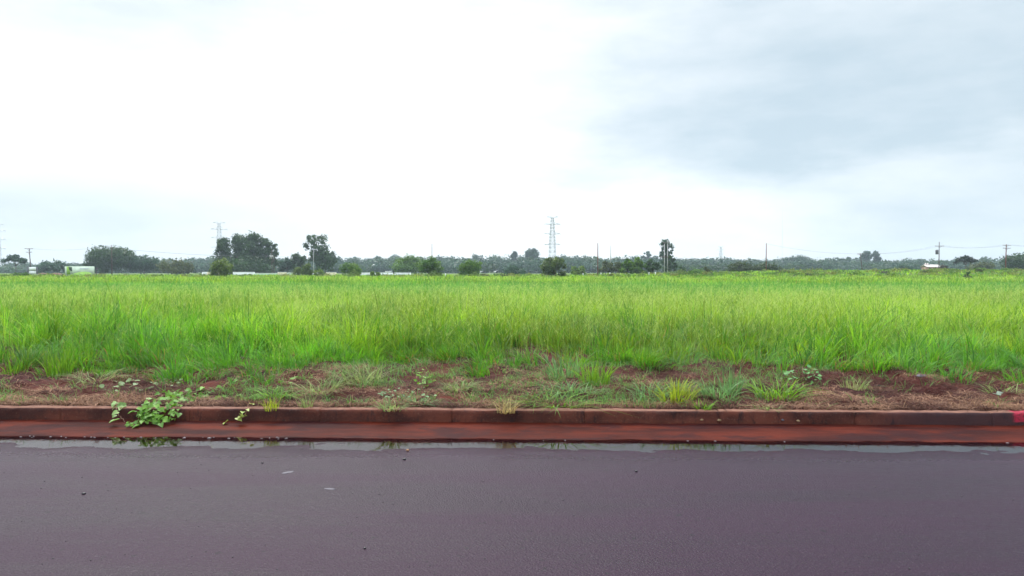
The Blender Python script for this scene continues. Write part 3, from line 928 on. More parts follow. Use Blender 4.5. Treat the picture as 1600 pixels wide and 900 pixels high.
def crown_mesh(L, n, leaf, pal, spiky=0.0):
    wt = np.array([s ** 2 for _, s, _ in L]); wt /= wt.sum()
    k = rng.choice(len(L), n, p=wt)
    d_ = rng.normal(0, 1, (n, 3)); d_ /= np.linalg.norm(d_, axis=1, keepdims=True)
    rad = 0.45 + 0.6 * rng.random(n) ** 0.7
    rad = np.where(rng.random(n) < 0.15, rad * rng.uniform(1.0, 1.12, n), rad)
    amp = np.where(np.array([s for _, s, _ in L])[k] > 3, 0.4, 1.0)
    lump = 1 + amp * 0.28 * np.sin(d_[:, 0] * 5 + k) * np.sin(d_[:, 2] * 6 + 2 * k) + amp * 0.2 * np.sin(d_[:, 1] * 9 + 3 * k)
    C0 = np.array([c for c, _, _ in L])[k]
    s = np.array([s for _, s, _ in L])[k]; sz = np.array([z for _, _, z in L])[k]
    off = d_ * (s * rad * lump)[:, None]
    off[:, 2] *= sz
    nrm = d_ + rng.normal(0, 0.55, (n, 3)); nrm /= np.linalg.norm(nrm, axis=1, keepdims=True)
    tone = np.array([rng.uniform(0, 1) for _ in L])[k]
    col = colmix(n, pal[0], pal[1], np.clip(tone * 0.75 + rng.uniform(-0.15, 0.4, n), 0, 1), 0.25)
    Cc = C0 + off + np.clip(rng.normal(0, 0.22, (n, 3)), -0.5, 0.5) * np.minimum(s, 1.6)[:, None]
    Cc[:, 2] = np.maximum(Cc[:, 2], 0.05)
    return leaf_cards(Cc, nrm, leaf, col, 1.4 if not spiky else 2.6)
def trunk_mesh(L, h, w, base_h, thick):
    mb = MB()
    top = (w * 0.03, 0, base_h)
    mb.tube([(0, 0, -0.3), (0.02 * w, 0.01 * w, base_h * 0.5), top], [thick, thick * 0.8, thick * 0.65], 8)
    for c, s, _ in L[:14]:
        mid = (c[0] * 0.45 + 0.02, c[1] * 0.45, base_h + (c[2] - base_h) * 0.55)
        mb.tube([(top[0], top[1], base_h * 0.93), mid, tuple(c)], [thick * 0.5, thick * 0.3, thick * 0.1], 5)
    return mb
DARK = ((0.020, 0.050, 0.016), (0.042, 0.095, 0.022))
MIDG = ((0.040, 0.11, 0.016), (0.12, 0.21, 0.028))
LITE = ((0.085, 0.155, 0.028), (0.16, 0.23, 0.045))
OLIV = ((0.055, 0.075, 0.03), (0.10, 0.12, 0.045))
COOL = ((0.022, 0.058, 0.034), (0.045, 0.098, 0.048))
def tree(name, cat, label, px, wpx, ytop, dist, style, pal, n, leaf, k=10, group=None, ybase=None, thick=None, spiky=0):
    x, y = at(px, dist)
    z = gz(x, y)
    h = max(0.5, hgt(ytop, dist) - z)
    w = wpx * dist / FPX
    t_ = thing(name, (x, y, z), label, cat, group)
    L = lobes(style, h, w, k)
    bh = h * {'bush': 0.2, 'umbrella': 0.45, 'tall': 0.6, 'open': 0.55}.get(style, 0.35)
    q = Heap(); q.add(crown_mesh(L, n, leaf, pal, spiky))
    q.build('crown' if style != 'bush' else 'foliage', M['leaf'], t_)
    trunk_mesh(L, h, w, bh, thick or max(0.05, h * 0.022)).build('trunk' if style != 'bush' else 'stem', M['bark'], t_)
    return t_
G_GROVE, G_BUSH, G_FAR = 'trees of the tall left grove', 'bushes along the field edge', 'trees standing above the far wood'
T = [
 # left
 ('tree', 'flat-topped ragged tree at the far left behind the leaning utility pole', 24, 34, 398, 330, 'umbrella', COOL, 1500, 0.75, 9),
 ('tree', 'low dark rounded tree between the small white sign and the green hoarding', 82, 44, 406, 345, 'round', COOL, 1600, 0.8, 9),
 ('tree', 'broad umbrella-crowned dark tree behind the bare pole right of the green hoarding', 174, 72, 385, 325, 'dome', DARK, 7500, 0.75, 20),
 ('tree', 'lower spreading dark tree adjoining the right side of the umbrella-crowned tree', 224, 54, 400, 330, 'dome', COOL, 4000, 0.75, 14),
 ('tree', 'smaller dark tree tucked under the left side of the umbrella-crowned tree', 150, 40, 402, 320, 'round', DARK, 1800, 0.7, 9),
 ('bush', 'dull olive bush left of the tall grove in front of the hazy wood', 272, 50, 404, 280, 'bush', OLIV, 2400, 0.6, 12),
 # tall grove
 ('tree', 'leftmost tall tree of the grove, rising behind the lattice pylon', 350, 36, 372, 300, 'tall', DARK, 4200, 0.6, 18),
 ('tree', 'second tall tree of the left grove, between the pylon and the highest crown', 372, 42, 366, 306, 'tall', DARK, 4600, 0.6, 18),
 ('tree', 'highest tree of the left grove with the rounded top', 394, 44, 362, 300, 'tall', DARK, 5200, 0.6, 20),
 ('tree', 'right tall tree of the left grove with a loose gappy crown', 416, 38, 372, 302, 'open', DARK, 3600, 0.6, 22),
 ('tree', 'thin tree at the right edge of the left grove beside the insulator pole', 428, 14, 382, 296, 'open', DARK, 900, 0.55, 10),
 ('bush', 'dark undergrowth bush filling the foot of the left grove', 380, 90, 402, 292, 'bush', DARK, 4200, 0.7, 18),
 ('tree', 'short dark tree between the grove and the open-crowned tall tree', 448, 26, 402, 315, 'round', COOL, 1300, 0.7, 8),
 ('tree', 'small dark tree touching the left side of the open-crowned tall tree', 468, 26, 396, 310, 'round', DARK, 1500, 0.65, 9),
 ('tree', 'tall open-crowned tree with sky showing through, right of the left grove', 494, 40, 367, 300, 'open', DARK, 2700, 0.62, 24),
 ('tree', 'dense dark lower tree at the right foot of the open-crowned tall tree', 508, 38, 392, 296, 'round', DARK, 2600, 0.65, 12),
 # young trees and bushes at the edge of the field
 ('young_tree', 'yellow-green young tree in front of the tall left grove beside the white wall', 348, 38, 403, 165, 'bush', ((0.07, 0.12, 0.02), (0.15, 0.20, 0.04)), 3000, 0.30, 14),
 ('bush', 'olive bush in front of the pale pole under the open-crowned tree', 474, 30, 411, 185, 'bush', ((0.06, 0.10, 0.02), (0.12, 0.17, 0.035)), 1500, 0.3, 9),
 ('bush', 'small low light green bush under the open-crowned tree, right of the olive bush', 500, 22, 421, 185, 'bush', LITE, 700, 0.28, 6),
 ('bush', 'rounded mid-green bush standing at the left end of the long white wall', 548, 34, 410, 182, 'bush', MIDG, 2200, 0.3, 12),
 ('bush', 'small light green bush in front of the rounded mid-green bush', 553, 18, 421, 172, 'bush', LITE, 800, 0.26, 6),
 ('bush', 'small light green bush alone in front of the long white wall', 586, 15, 424, 165, 'bush', LITE, 800, 0.24, 6),
 ('tree', 'dark wide tree behind the right end of the long white wall', 638, 50, 399, 285, 'round', MIDG, 3000, 0.6, 14),
 ('bush', 'big dark green bush below the bare thin pole left of the centre pylon', 672, 38, 401, 168, 'bush', MIDG, 3000, 0.34, 14),
 ('bush', 'small bright bush at the foot of the big dark bush below the thin pole', 677, 18, 425, 160, 'bush', LITE, 700, 0.24, 6),
 ('bush', 'rounded dark green bush midway between the thin pole and the centre pylon', 737, 38, 406, 170, 'bush', MIDG, 3000, 0.33, 14),
 ('bush', 'small light bush at the foot of the rounded bush left of the centre pylon', 742, 16, 425, 162, 'bush', LITE, 600, 0.24, 6),
 ('bush', 'low dark thicket left of the bush under the centre pylon', 806, 36, 415, 260, 'bush', COOL, 1500, 0.55, 9),
 ('bush', 'spiky dark bush directly under the centre pylon', 866, 36, 401, 160, 'bush', ((0.05, 0.085, 0.022), (0.11, 0.16, 0.035)), 2200, 0.36, 14),
 ('bush', 'bright green low bush right of the bush under the centre pylon', 903, 24, 415, 200, 'bush', LITE, 1100, 0.32, 8),
 ('tree', 'olive thin-trunked small tree right of the reddish pole', 946, 22, 408, 215, 'round', OLIV, 1000, 0.4, 8),
 ('tree', 'olive thin-trunked small tree beside the pale short pole', 962, 20, 409, 212, 'round', OLIV, 900, 0.4, 8),
 ('bush', 'dark broad-leaved bush left half of the pair before the twin-legged pole', 980, 22, 405, 190, 'bush', MIDG, 1500, 0.36, 9),
 ('bush', 'dark broad-leaved bush right half of the pair before the twin-legged pole', 998, 24, 403, 192, 'bush', MIDG, 1700, 0.36, 9),
 ('bush', 'deep green bush next to the twin-legged pole on its left', 1019, 26, 405, 196, 'bush', DARK, 1700, 0.36, 9),
 ('tree', 'slender tall dark tree behind the twin-legged pole', 1041, 27, 374, 245, 'open', COOL, 2300, 0.45, 22),
 ('bush', 'dense dark bush at the foot of the slender tall tree', 1046, 24, 400, 242, 'bush', DARK, 1600, 0.5, 9),
 ('bush', 'small dark clump right of the slender tall tree', 1064, 14, 416, 235, 'bush', DARK, 600, 0.4, 6),
 ('bush', 'bright yellow-green low bush right of the twin-legged pole', 1060, 34, 424, 165, 'bush', LITE, 1300, 0.26, 9),
 ('bush', 'bright green mounded bush left of the short dark stump', 1088, 28, 421, 165, 'bush', ((0.07, 0.16, 0.025), (0.12, 0.22, 0.035)), 1300, 0.26, 9),
 ('bush', 'dark weedy stump-like bush beside the bright mounded bush', 1104, 14, 417, 175, 'bush', OLIV, 500, 0.3, 6),
 ('bush', 'wide dark bush left of the bare pole in the middle right', 1160, 46, 409, 225, 'bush', ((0.03, 0.052, 0.02), (0.06, 0.085, 0.028)), 2600, 0.45, 14),
 ('bush', 'wide low dark bush behind the bare pole in the middle right', 1196, 46, 413, 228, 'bush', ((0.03, 0.052, 0.02), (0.06, 0.09, 0.028)), 2200, 0.45, 14),
 # right
 ('bush', 'low dark thicket below the wood left of the little house', 1414, 24, 414, 300, 'bush', COOL, 900, 0.55, 8),
 ('bush', 'dark clump against the right end wall of the little house', 1473, 16, 414, 275, 'bush', ((0.05, 0.045, 0.03), (0.08, 0.07, 0.04)), 700, 0.5, 6),
 ('tree', 'flat-topped dark tree with tiered branches between the two right poles', 1508, 30, 400, 270, 'umbrella', ((0.016, 0.028, 0.018), (0.032, 0.05, 0.026)), 1700, 0.5, 12),
 ('tree', 'low dark tree trailing right of the flat-topped tiered tree', 1534, 40, 409, 285, 'round', OLIV, 1500, 0.6, 10),
 ('tree', 'big dark rounded tree at the right edge behind the reddish pole', 1598, 56, 396, 300, 'dome', DARK, 5200, 0.65, 14),
 ('bush', 'small dark leafy bush alone in the grass at the right', 1512, 12, 425, 118, 'bush', DARK, 450, 0.2, 6),
 ('bush', 'dark leafy bush low in the grass below the little white sign at the left', 32, 22, 426, 175, 'bush', MIDG, 700, 0.28, 6),
 # above the far wood
 ('tree', 'dome-crowned tree rising above the far wood left of the centre pylon', 831, 24, 388, 650, 'dome', COOL, 2600, 1.2, 9),
 ('tree', 'small pointed tree above the far wood left of the dome-crowned tree', 803, 12, 393, 650, 'dome', COOL, 1200, 1.1, 6),
 ('tree', 'airy flat tree above the far wood left of the slender tall tree', 1010, 18, 393, 660, 'umbrella', COOL, 600, 1.1, 8),
 ('tree', 'left of two rounded trees above the far wood by the leaning pole', 1354, 15, 392, 640, 'dome', COOL, 1500, 1.1, 9),
 ('tree', 'right of two rounded trees above the far wood by the leaning pole', 1368, 14, 393, 645, 'dome', COOL, 1400, 1.1, 8),
 ('tree', 'blue-grey hazy tree standing above the wood right of the long white wall', 618, 26, 397, 900, 'dome', COOL, 2200, 1.4, 9),
 ('tree', 'wide low dome above the far wood right of the bare pole in the middle right', 1250, 40, 399, 660, 'dome', COOL, 3000, 1.2, 12),
]
for (nm, lab, px, wpx, yt, dist, sty, pal, n, lf, k) in T:
    if dist >= 600: gr = G_FAR
    elif 'grove' in lab and nm == 'tree': gr = G_GROVE
    else: gr = G_BUSH if nm == 'bush' else 'trees beyond the field'
    tree(nm, nm.replace('_', ' '), lab, px, wpx, yt, dist, sty, pal, n, lf, k, gr, spiky=1 if 'spiky' in lab or 'broad-leaved' in lab else 0)

# the far wood: one hazy mass of crowns
WOOD_X = np.array([-500, -200, 0, 60, 130, 240, 300, 335, 440, 520, 570, 610, 650, 700, 760, 800, 860, 920, 960, 1010, 1060, 1130, 1180, 1240, 1300, 1380, 1440, 1500, 1560, 1640, 1900, 2300])
WOOD_T = np.array([410, 410, 414, 410, 411, 406, 403, 402, 404, 402, 403, 401, 402, 401, 398, 400, 401, 398, 402, 400, 404, 403, 406, 403, 403, 406, 406, 405, 403, 402, 402, 402])
WD = Heap()
for row, (dist, drop, cnt) in enumerate(((700, 0, 170), (610, 4.5, 150), (520, 10, 110))):
    for i in range(cnt):
        px = -350 + 2400 * (i + rng.random()) / cnt
        dd = dist * rng.uniform(0.94, 1.08)
        x, y = at(px, dd)
        z = gz(x, y)
        top = float(np.interp(px, WOOD_X, WOOD_T)) - 2.3 + drop + abs(rng.normal(0, 2.0))
        h = max(2.5, hgt(top, dd) - z)
        w = rng.uniform(14, 27)
        L = lobes('dome', h, w, 5) + lobes('bush', h * 0.7, w, 3)
        V_, F_, C_ = crown_mesh(L, 560, 1.6, COOL if rng.random() < 0.7 else DARK)
        WD.add((V_ + np.array([x, y, z]), F_, C_))
tag(WD.build('far_wood', M['leaf']), kind='stuff')
# rough growth on the rise at the right and weeds along the far edge of the grass
RG = Heap()
for i in range(420):
    px = rng.uniform(-100, 1750); dd = rng.uniform(135, 215)
    if px < 1040 and rng.random() < 0.55: continue
    x, y = at(px, dd); z = gz(x, y)
    h = rng.uniform(0.4, 0.85); w = rng.uniform(1.5, 4.5)
    pal = (LITE, ((0.15, 0.19, 0.04), (0.22, 0.24, 0.06)), MIDG, OLIV)[rng.choice(4, p=[0.45, 0.3, 0.15, 0.1])]
    V_, F_, C_ = crown_mesh(lobes('bush', h, w, 5), 130, 0.3, pal)
    RG.add((V_ + np.array([x, y, z]), F_, C_))
tag(RG.build('rough_undergrowth', M['leaf']), kind='stuff')

# ------------------------------------------------------------------ pylons and poles
def insulators(mb, p, L, r=0.09):
    for k in range(4):
        z = p[2] - L * (k + 0.5) / 4
        mb.tube([(p[0], p[1], z + L * 0.09), (p[0], p[1], z - L * 0.09)], [r * 0.5, r], 6)
def pylon(px, ytop, dist, label, rz, bw=5.2, arms=(0.985, 0.86, 0.69, 0.5), t_=0.27, arm=6.2):
    x, y = at(px, dist); z = gz(x, y)
    h = hgt(ytop, dist) - z
    o_ = thing('lattice_pylon', (x, y, z), label, 'pylon', 'high voltage pylons', rz)
    mb = MB()
    def hw(f): return bw * 0.5 * (1 - 0.45 * f ** 0.8) if f < 0.55 else bw * 0.5 * (0.721 - 0.9 * (f - 0.55))
    lv = [0, .09, .18, .27, .36, .44, .5, .56, .62, .67, .72, .78, .84, .9, .95, .985]
    cr = ((-1, -1), (1, -1), (1, 1), (-1, 1))
    for a, b in zip(lv, lv[1:]):
        ha, hb_ = hw(a), hw(b)
        for i, (sx_, sy_) in enumerate(cr):
            mb.bar((sx_ * ha, sy_ * ha, a * h), (sx_ * hb_, sy_ * hb_, b * h), t_)
            nx_, ny_ = cr[(i + 1) % 4]
            mb.bar((sx_ * ha, sy_ * ha, a * h), (nx_ * hb_, ny_ * hb_, b * h), t_ * 0.5)
            mb.bar((nx_ * ha, ny_ * ha, a * h), (sx_ * hb_, sy_ * hb_, b * h), t_ * 0.5)
            mb.bar((sx_ * hb_, sy_ * hb_, b * h), (nx_ * hb_, ny_ * hb_, b * h), t_ * 0.5)
    mb.build('lattice_body', M['steel'], o_)
    for f in arms:
        w_ = arm * (0.75 if f > 0.95 else 1.0); q = hw(f)
        for s in (-1, 1):
            c = MB()
            for yy in (-q, q):
                c.bar((s * q, yy, f * h), (s * w_, 0, f * h + 0.15), t_ * 1.3)
                c.bar((s * q, yy, f * h + 1.3), (s * w_, 0, f * h + 0.15), t_ * 0.6)
            ca = c.build('cross_arm', M['steel'], o_)
            if f < 0.95:
                im = MB(); insulators(im, (s * w_, 0, f * h), 1.8, 0.14)
                im.build('insulator', M['porcelain'], ca)
    return o_, h
pylon(863, 338, 560, 'tall lattice pylon standing behind the spiky bush at the centre', R(12))
pylon(343, 347, 600, 'lattice pylon rising behind the left edge of the tall grove', R(25))
pylon(1126, 385, 1150, 'small hazy lattice pylon far off behind the wood right of centre', R(10))
pylon(-4, 350, 600, 'lattice pylon cut off by the left edge of the picture', R(20))

def pole(px, ytop, dist, label, mat, r=0.13, lean=0.0, arms=(), parts=(), group='utility poles'):
    x, y = at(px, dist); z = gz(x, y)
    h = hgt(ytop, dist) - z
    o_ = thing('utility_pole', (x, y, z), label, 'pole', group, YAW)
    mb = MB()
    mb.tube([(0, 0, -0.5), (lean * 0.5, 0, h * 0.5), (lean, 0, h)], [r, r * 0.9, r * 0.72], 10)
    mb.build('shaft', mat, o_)
    for (f, half, yaw) in arms:
        c = MB(); cx_, cz_ = lean * f, h * f
        dx_, dy_ = math.cos(yaw) * half, math.sin(yaw) * half
        c.tube([(cx_ - dx_, -r - 0.06 - dy_, cz_), (cx_ + dx_, -r - 0.06 + dy_, cz_)], 0.07, 4)
        c.bar((cx_ - dx_ * 0.5, -r - 0.04 - dy_ * 0.5, cz_), (cx_, -r, cz_ - 0.6), 0.04)
        c.bar((cx_ + dx_ * 0.5, -r - 0.04 + dy_ * 0.5, cz_), (cx_, -r, cz_ - 0.6), 0.04)
        ca = c.build('cross_arm', M['pole_wood'], o_)
        for s in (-0.92, 0, 0.92):
            im = MB(); insulators(im, (cx_ + dx_ * s, -r - 0.06 + dy_ * s, cz_ + 0.32), 0.26, 0.07)
            im.build('insulator', M['porcelain'], ca)
    if 'transformer' in parts:
        c = MB(); zz = h * 0.58
        c.tube([(-0.75, -0.1, zz), (-0.75, -0.1, zz + 0.08), (-0.75, -0.1, zz + 1.3), (-0.75, -0.1, zz + 1.4)], [0.36, 0.42, 0.42, 0.3], 12)
        c.box((-0.4, -0.16, zz + 0.2), (-0.05, -0.04, zz + 0.3)); c.box((-0.4, -0.16, zz + 0.95), (-0.05, -0.04, zz + 1.05))
        tr_ = c.build('transformer', M['dark_steel'], o_)
        for s in (-0.18, 0.18):
            im = MB(); insulators(im, (-0.75 + s, -0.1, zz + 1.72), 0.32, 0.07); im.build('insulator', M['porcelain'], tr_)
    if 'fuse' in parts:
        for s in (-0.55, 0.0, 0.55):
            im = MB(); im.tube([(s * 0.6, -0.25, h * 0.80), (s, -0.3, h * 0.66)], 0.09, 6)
            im.build('insulator', M['porcelain'], o_)
        c = MB(); c.tube([(-0.9, -0.2, h * 0.76), (0.9, -0.2, h * 0.76)], 0.06, 4); c.build('cross_arm', M['pole_wood'], o_)
    return o_, h, (x, y, z)
PW, RW, PP = M['pole_wood'], M['red_wood'], M['pale_pole']
P1 = pole(49, 388, 215, 'grey leaning utility pole with two crossarms above the small white sign', PW, 0.14, -0.55, [(0.985, 1.1, 0.2), (0.86, 0.8, 0.2)])
P2 = pole(175, 383, 195, 'dark bare pole in front of the umbrella-crowned tree', PW, 0.12)
P3 = pole(425, 391, 232, 'pole with white insulators at the right edge of the tall grove', PW, 0.12, parts=('fuse',))
P4 = pole(490, 388, 262, 'slim pale pole in front of the open-crowned tall tree', PP, 0.10)
P5 = pole(675, 381, 240, 'thin pinkish pole rising behind the big dark bush left of centre', RW, 0.12)
P6 = pole(934, 380, 200, 'bare reddish pole right of the centre pylon', RW, 0.14)
P7 = pole(954, 384, 265, 'paler shorter pole just right of the bare reddish pole', PP, 0.13)
P8 = pole(1197, 380, 208, 'bare brown pole in front of the wide dark bush, middle right', RW, 0.14)
P9 = pole(1348, 396, 235, 'dark leaning pole with a short crossarm below two rounded trees', PW, 0.15, -0.9, [(0.97, 1.1, 0.15)])
P10 = pole(1467, 378, 230, 'tall pole carrying a transformer beside the little house', PW, 0.14, 0, [(0.86, 1.5, 0.1)], ('transformer',))
P11 = pole(1571, 382, 215, 'reddish pole with two crossarms near the right edge', RW, 0.17, 0.15, [(0.97, 1.5, 0.25), (0.86, 1.4, 0.25)])
# twin-legged pole
x, y = at(1040.5, 222); z = gz(x, y); h = hgt(374, 222) - z
tp = thing('twin_leg_pole', (x, y, z), 'pale twin-legged pole in front of the slender tall tree', 'pole', 'utility poles', YAW)
for s in (-0.48, 0.48):
    mb = MB(); mb.tube([(s, 0, -0.5), (s, 0, h * (0.97 if s > 0 else 0.88))], [0.15, 0.11], 10); mb.build('leg', PP, tp)
mb = MB(); mb.tube([(-1.9, -0.2, h * 0.5), (1.0, -0.2, h * 0.5)], 0.08, 4); mb.build('cross_arm', PW, tp)
mb = MB(); mb.tube([(-1.1, -0.2, h * 0.9), (1.1, -0.2, h * 0.9)], 0.08, 4); ca = mb.build('cross_arm', PW, tp)
for s in (-0.9, 0, 0.9):
    im = MB(); insulators(im, (s, -0.2, h * 0.9 + 0.35), 0.26, 0.08); im.build('insulator', M['porcelain'], ca)

def wire(name, label, ends, r=0.012, sag=0.8, group='overhead wires'):
    (a0, b0) = ends[0]
    o_ = thing(name, a0, label, 'power line', group)
    for a, b in ends:
        a, b = Vector(a), Vector(b)
        mb = MB()
        pts = [a.lerp(b, i / 14) - Vector((0, 0, sag * 4 * (i / 14) * (1 - i / 14))) - Vector(a0) for i in range(15)]
        mb.tube(pts, r, 4); mb.build('conductor', M['wire'], o_)
def top(p, f=0.98, off=0.0, lean=0.0):
    o_, h_, (x_, y_, z_) = p
    return (x_ + off + lean, y_ - 0.15, z_ + h_ * f + 0.1)
wire('power_line', 'thin wires from the transformer pole to the reddish crossarm pole at right', [(top(P10, 0.86, s), top(P11, 0.97, s)) for s in (-1.35, 0, 1.35)])
wire('power_line', 'thin wires between the leaning dark pole and the transformer pole', [(top(P9, 0.97, s * 0.75, -0.9), top(P10, 0.86, s)) for s in (-1.35, 0, 1.35)])
wire('power_line', 'thin wires from the bare brown pole to the leaning dark pole', [(top(P8, 0.97, s * 0.1), top(P9, 0.97, s * 0.75, -0.9)) for s in (-1.35, 1.35)])
x_, y_ = at(1760, 200)
wire('power_line', 'thin wires leaving the reddish crossarm pole past the right edge', [(top(P11, 0.97, s), (x_ + s, y_, hgt(380, 200))) for s in (-1.35, 0, 1.35)])
wire('power_line', 'pale wires crossing the tall left grove to the insulator pole', [(top(P2, 0.9), top(P3, 0.76, s)) for s in (-0.8, 0.8)], 0.016, 0.7)
wire('power_line', 'thin wires between the insulator pole and the slim pale pole', [(top(P3, 0.76, s), top(P4, 0.85, s * 0.1)) for s in (-0.8, 0.8)])
wire('power_line', 'thin wires from the leaning crossarm pole to the bare dark pole at left', [(top(P1, 0.985, s, -0.55), top(P2, 0.97, s * 0.1)) for s in (-1.0, 1.0)])

# guyed mast, barely visible in the pale sky
x, y = at(1222, 640); z = gz(x, y); h = hgt(314, 640) - z
ms = thing('radio_mast', (x, y, z), 'very tall hair-thin mast fading into the pale sky right of the bare brown pole', 'mast')
mb = MB()
for i in range(3):
    a = i * 2.094
    mb.tube([(0.18 * math.cos(a), 0.18 * math.sin(a), 0), (0.18 * math.cos(a), 0.18 * math.sin(a), h)], 0.03, 4)
for i in range(60):
    f0, f1 = i / 60 * h, (i + 1) / 60 * h
    a = i * 2.094
    mb.bar((0.18 * math.cos(a), 0.18 * math.sin(a), f0), (0.18 * math.cos(a + 2.094), 0.18 * math.sin(a + 2.094), f1), 0.02)
mb.build('lattice_shaft', M['steel'], ms)

# ------------------------------------------------------------------ hoarding, sign, walls, house
def frame_thing(name, px0, px1, dist, label, cat):
    xa, ya = at(px0, dist); xb, yb = at(px1, dist)
    z = gz((xa + xb) / 2, (ya + yb) / 2)
    o_ = thing(name, ((xa + xb) / 2, (ya + yb) / 2, z), label, cat, None, math.atan2(yb - ya, xb - xa))
    return o_, math.hypot(xb - xa, yb - ya) / 2, z
hd, hw_, z = frame_thing('site_hoarding', 101.5, 147.5, 190, 'long pale green and white hoarding board standing in the field at left', 'hoarding')
z0, z1 = hgt(430.6, 190) - z, hgt(416.2, 190) - z
mb = MB(); mb.box((-hw_, -0.03, z0), (hw_, 0.03, z1)); mb.build('panel', M['sign_pale'], hd)
for i in range(5):
    u = -hw_ + 0.2 + (2 * hw_ - 0.4) * i / 4
    mb = MB(); mb.tube([(u, 0.12, -0.4), (u, 0.12, z1 - 0.05)], 0.06, 6); mb.build('post', M['steel'], hd)
mb = MB()
sw = [(-0.42, 0.0), (-0.28, 0.16), (0.0, 0.36), (0.2, 0.42), (0.38, 0.34), (0.5, 0.16), (0.56, 0.0)]
v = [(2 * hw_ * u * 0.86, yy, z0 + 0.06 + (z1 - z0) * w_) for yy in (-0.045, -0.033) for (u, w_) in sw]
k = len(sw)
mb.add(v, [tuple(range(k)), tuple(range(k, 2 * k))[::-1]] + [(i, i + k, (i + 1) % k + k, (i + 1) % k) for i in range(k)])
mb.build('green_swoosh', M['sign_green'], hd)
mb = MB(); mb.box((-hw_ + 0.45, -0.045, z0 + 0.3), (-hw_ + 1.35, -0.033, z1 - 0.06)); mb.build('green_corner', M['sign_green'], hd)
mb = MB()
v = [(-hw_ + 0.9 + a, yy, z1 - 0.15 - b) for yy in (-0.058, -0.047) for (a, b) in ((0, 0), (0.95, 0), (0.95, 1.1), (0.62, 1.1), (0.12, 0.5))]
mb.add(v, [(0, 1, 2, 3, 4), (9, 8, 7, 6, 5)] + [(i, i + 5, (i + 1) % 5 + 5, (i + 1) % 5) for i in range(5)])
mb.build('dark_emblem', M['sign_dark'], hd)
mb = MB(); mb.box((0.0, -0.045, z1 - 0.75), (hw_ * 0.62, -0.033, z1 - 0.42)); mb.build('grey_strip', M['sign_grey'], hd)

sg, sw_, z = frame_thing('field_sign', 43.5, 58, 188, 'small white two-panel sign between dark posts at the far left', 'sign')
z0, z1 = hgt(428.6, 188) - z, hgt(417.3, 188) - z; zm = (z0 + z1) / 2 - 0.05
mb = MB(); mb.box((-sw_ + 0.28, -0.03, zm + 0.06), (sw_ - 0.28, 0.03, z1)); mb.build('panel', M['white_paint'], sg)
mb = MB(); mb.box((-sw_ + 0.28, -0.03, z0), (sw_ - 0.28, 0.03, zm - 0.06)); mb.build('panel', M['white_paint'], sg)
for s in (-1, 1):
    mb = MB(); mb.box((s * sw_ - 0.12, -0.1, -0.4), (s * sw_ + 0.12, 0.1, z1 + 0.12)); mb.build('post', M['dark_steel'], sg)
mb = MB(); mb.box((-sw_ + 0.125, -0.028, zm - 0.055), (sw_ - 0.125, 0.028, zm + 0.055)); mb.build('rail', M['dark_steel'], sg)

def wall(px0, px1, ytop, dist, mat, label, pil=3.0):
    o_, hw2, z = frame_thing('boundary_wall', px0, px1, dist, label, 'wall')
    o_['group'] = 'pale boundary wall sections'
    zt = hgt(ytop, dist) - z
    mb = MB(); mb.box((-hw2, -0.1, -0.4), (hw2, 0.1, zt)); mb.build('wall_panel', mat, o_)
    mb = MB(); mb.box((-hw2 - 0.02, -0.16, zt + 0.003), (hw2 + 0.02, 0.16, zt + 0.1)); mb.build('coping', M['white_paint'], o_)
    n_ = max(1, int(2 * hw2 / pil))
    for i in range(n_ + 1):
        u = -hw2 + 0.17 + (2 * hw2 - 0.34) * i / n_
        mb = MB(); mb.box((u - 0.16, -0.2, -0.4), (u + 0.16, -0.103, zt - 0.004)); mb.build('pillar', mat, o_)
wall(316, 323, 425.4, 225, M['white_paint'], 'short white wall end at the left of the tall grove')
wall(323.4, 342, 425.6, 225, M['cream_paint'], 'cream wall section behind the yellow-green young tree')
wall(364, 398, 425.4, 225, M['white_paint'], 'bright white wall section below the tall left grove')
wall(398.4, 433, 427.2, 232, M['pale_green_paint'], 'low greenish wall section right of the bright white one')
wall(434, 448, 425.6, 225, M['cream_paint'], 'cream and white wall section right of the insulator pole')
wall(449, 470, 426.4, 228, M['pale_green_paint'], 'pale green wall section left of the olive bush')
wall(488, 497, 426.2, 228, M['white_paint'], 'short white wall piece behind the slim pale pole')
wall(509.5, 525.5, 425.8, 225, M['cream_paint'], 'cream wall piece left of the rounded mid-green bush')
wall(560, 642, 426.3, 226, M['white_paint'], 'long low white wall behind the small bush left of centre')

# white marker posts along the far edge
for i, (px, lab) in enumerate(((911, 'white marker post right of the spiky centre bush'), (939, 'white marker post beside the reddish pole'), (953, 'white marker post below the paler short pole'),
                               (1014, 'white marker post left of the twin-legged pole'), (1024, 'white marker post nearest the twin-legged pole'), (696, 'white marker post right of the big dark bush left of centre'),
                               (731, 'white marker post before the rounded bush left of the pylon'))):
    x, y = at(px, 178); z = gz(x, y)
    t_ = thing('marker_post', (x, y, z), lab, 'post', 'white marker posts along the field edge')
    mb = MB(); mb.tube([(0, 0, -0.2), (0, 0, 0.85), (0, 0, 0.9)], [0.10, 0.095, 0.05], 8); mb.build('shaft', M['white_paint'], t_)

# reddish earth heaps at the left
for px, w_, dd, lab in ((88, 3.2, 205, 'reddish earth heap left of the green hoarding'), (66, 2.0, 215, 'smaller reddish earth heap right of the small white sign')):
    x, y = at(px, dd); z = gz(x, y)
    mb = MB(); mb.blob((0, 0, 0.1), 1.0, int(px), 3, (w_, 1.5, 0.75), 0.18)
    o_ = mb.build('earth_heap', M['brick']); o_.location = (x, y, z); tag(o_, lab, 'earth heap')

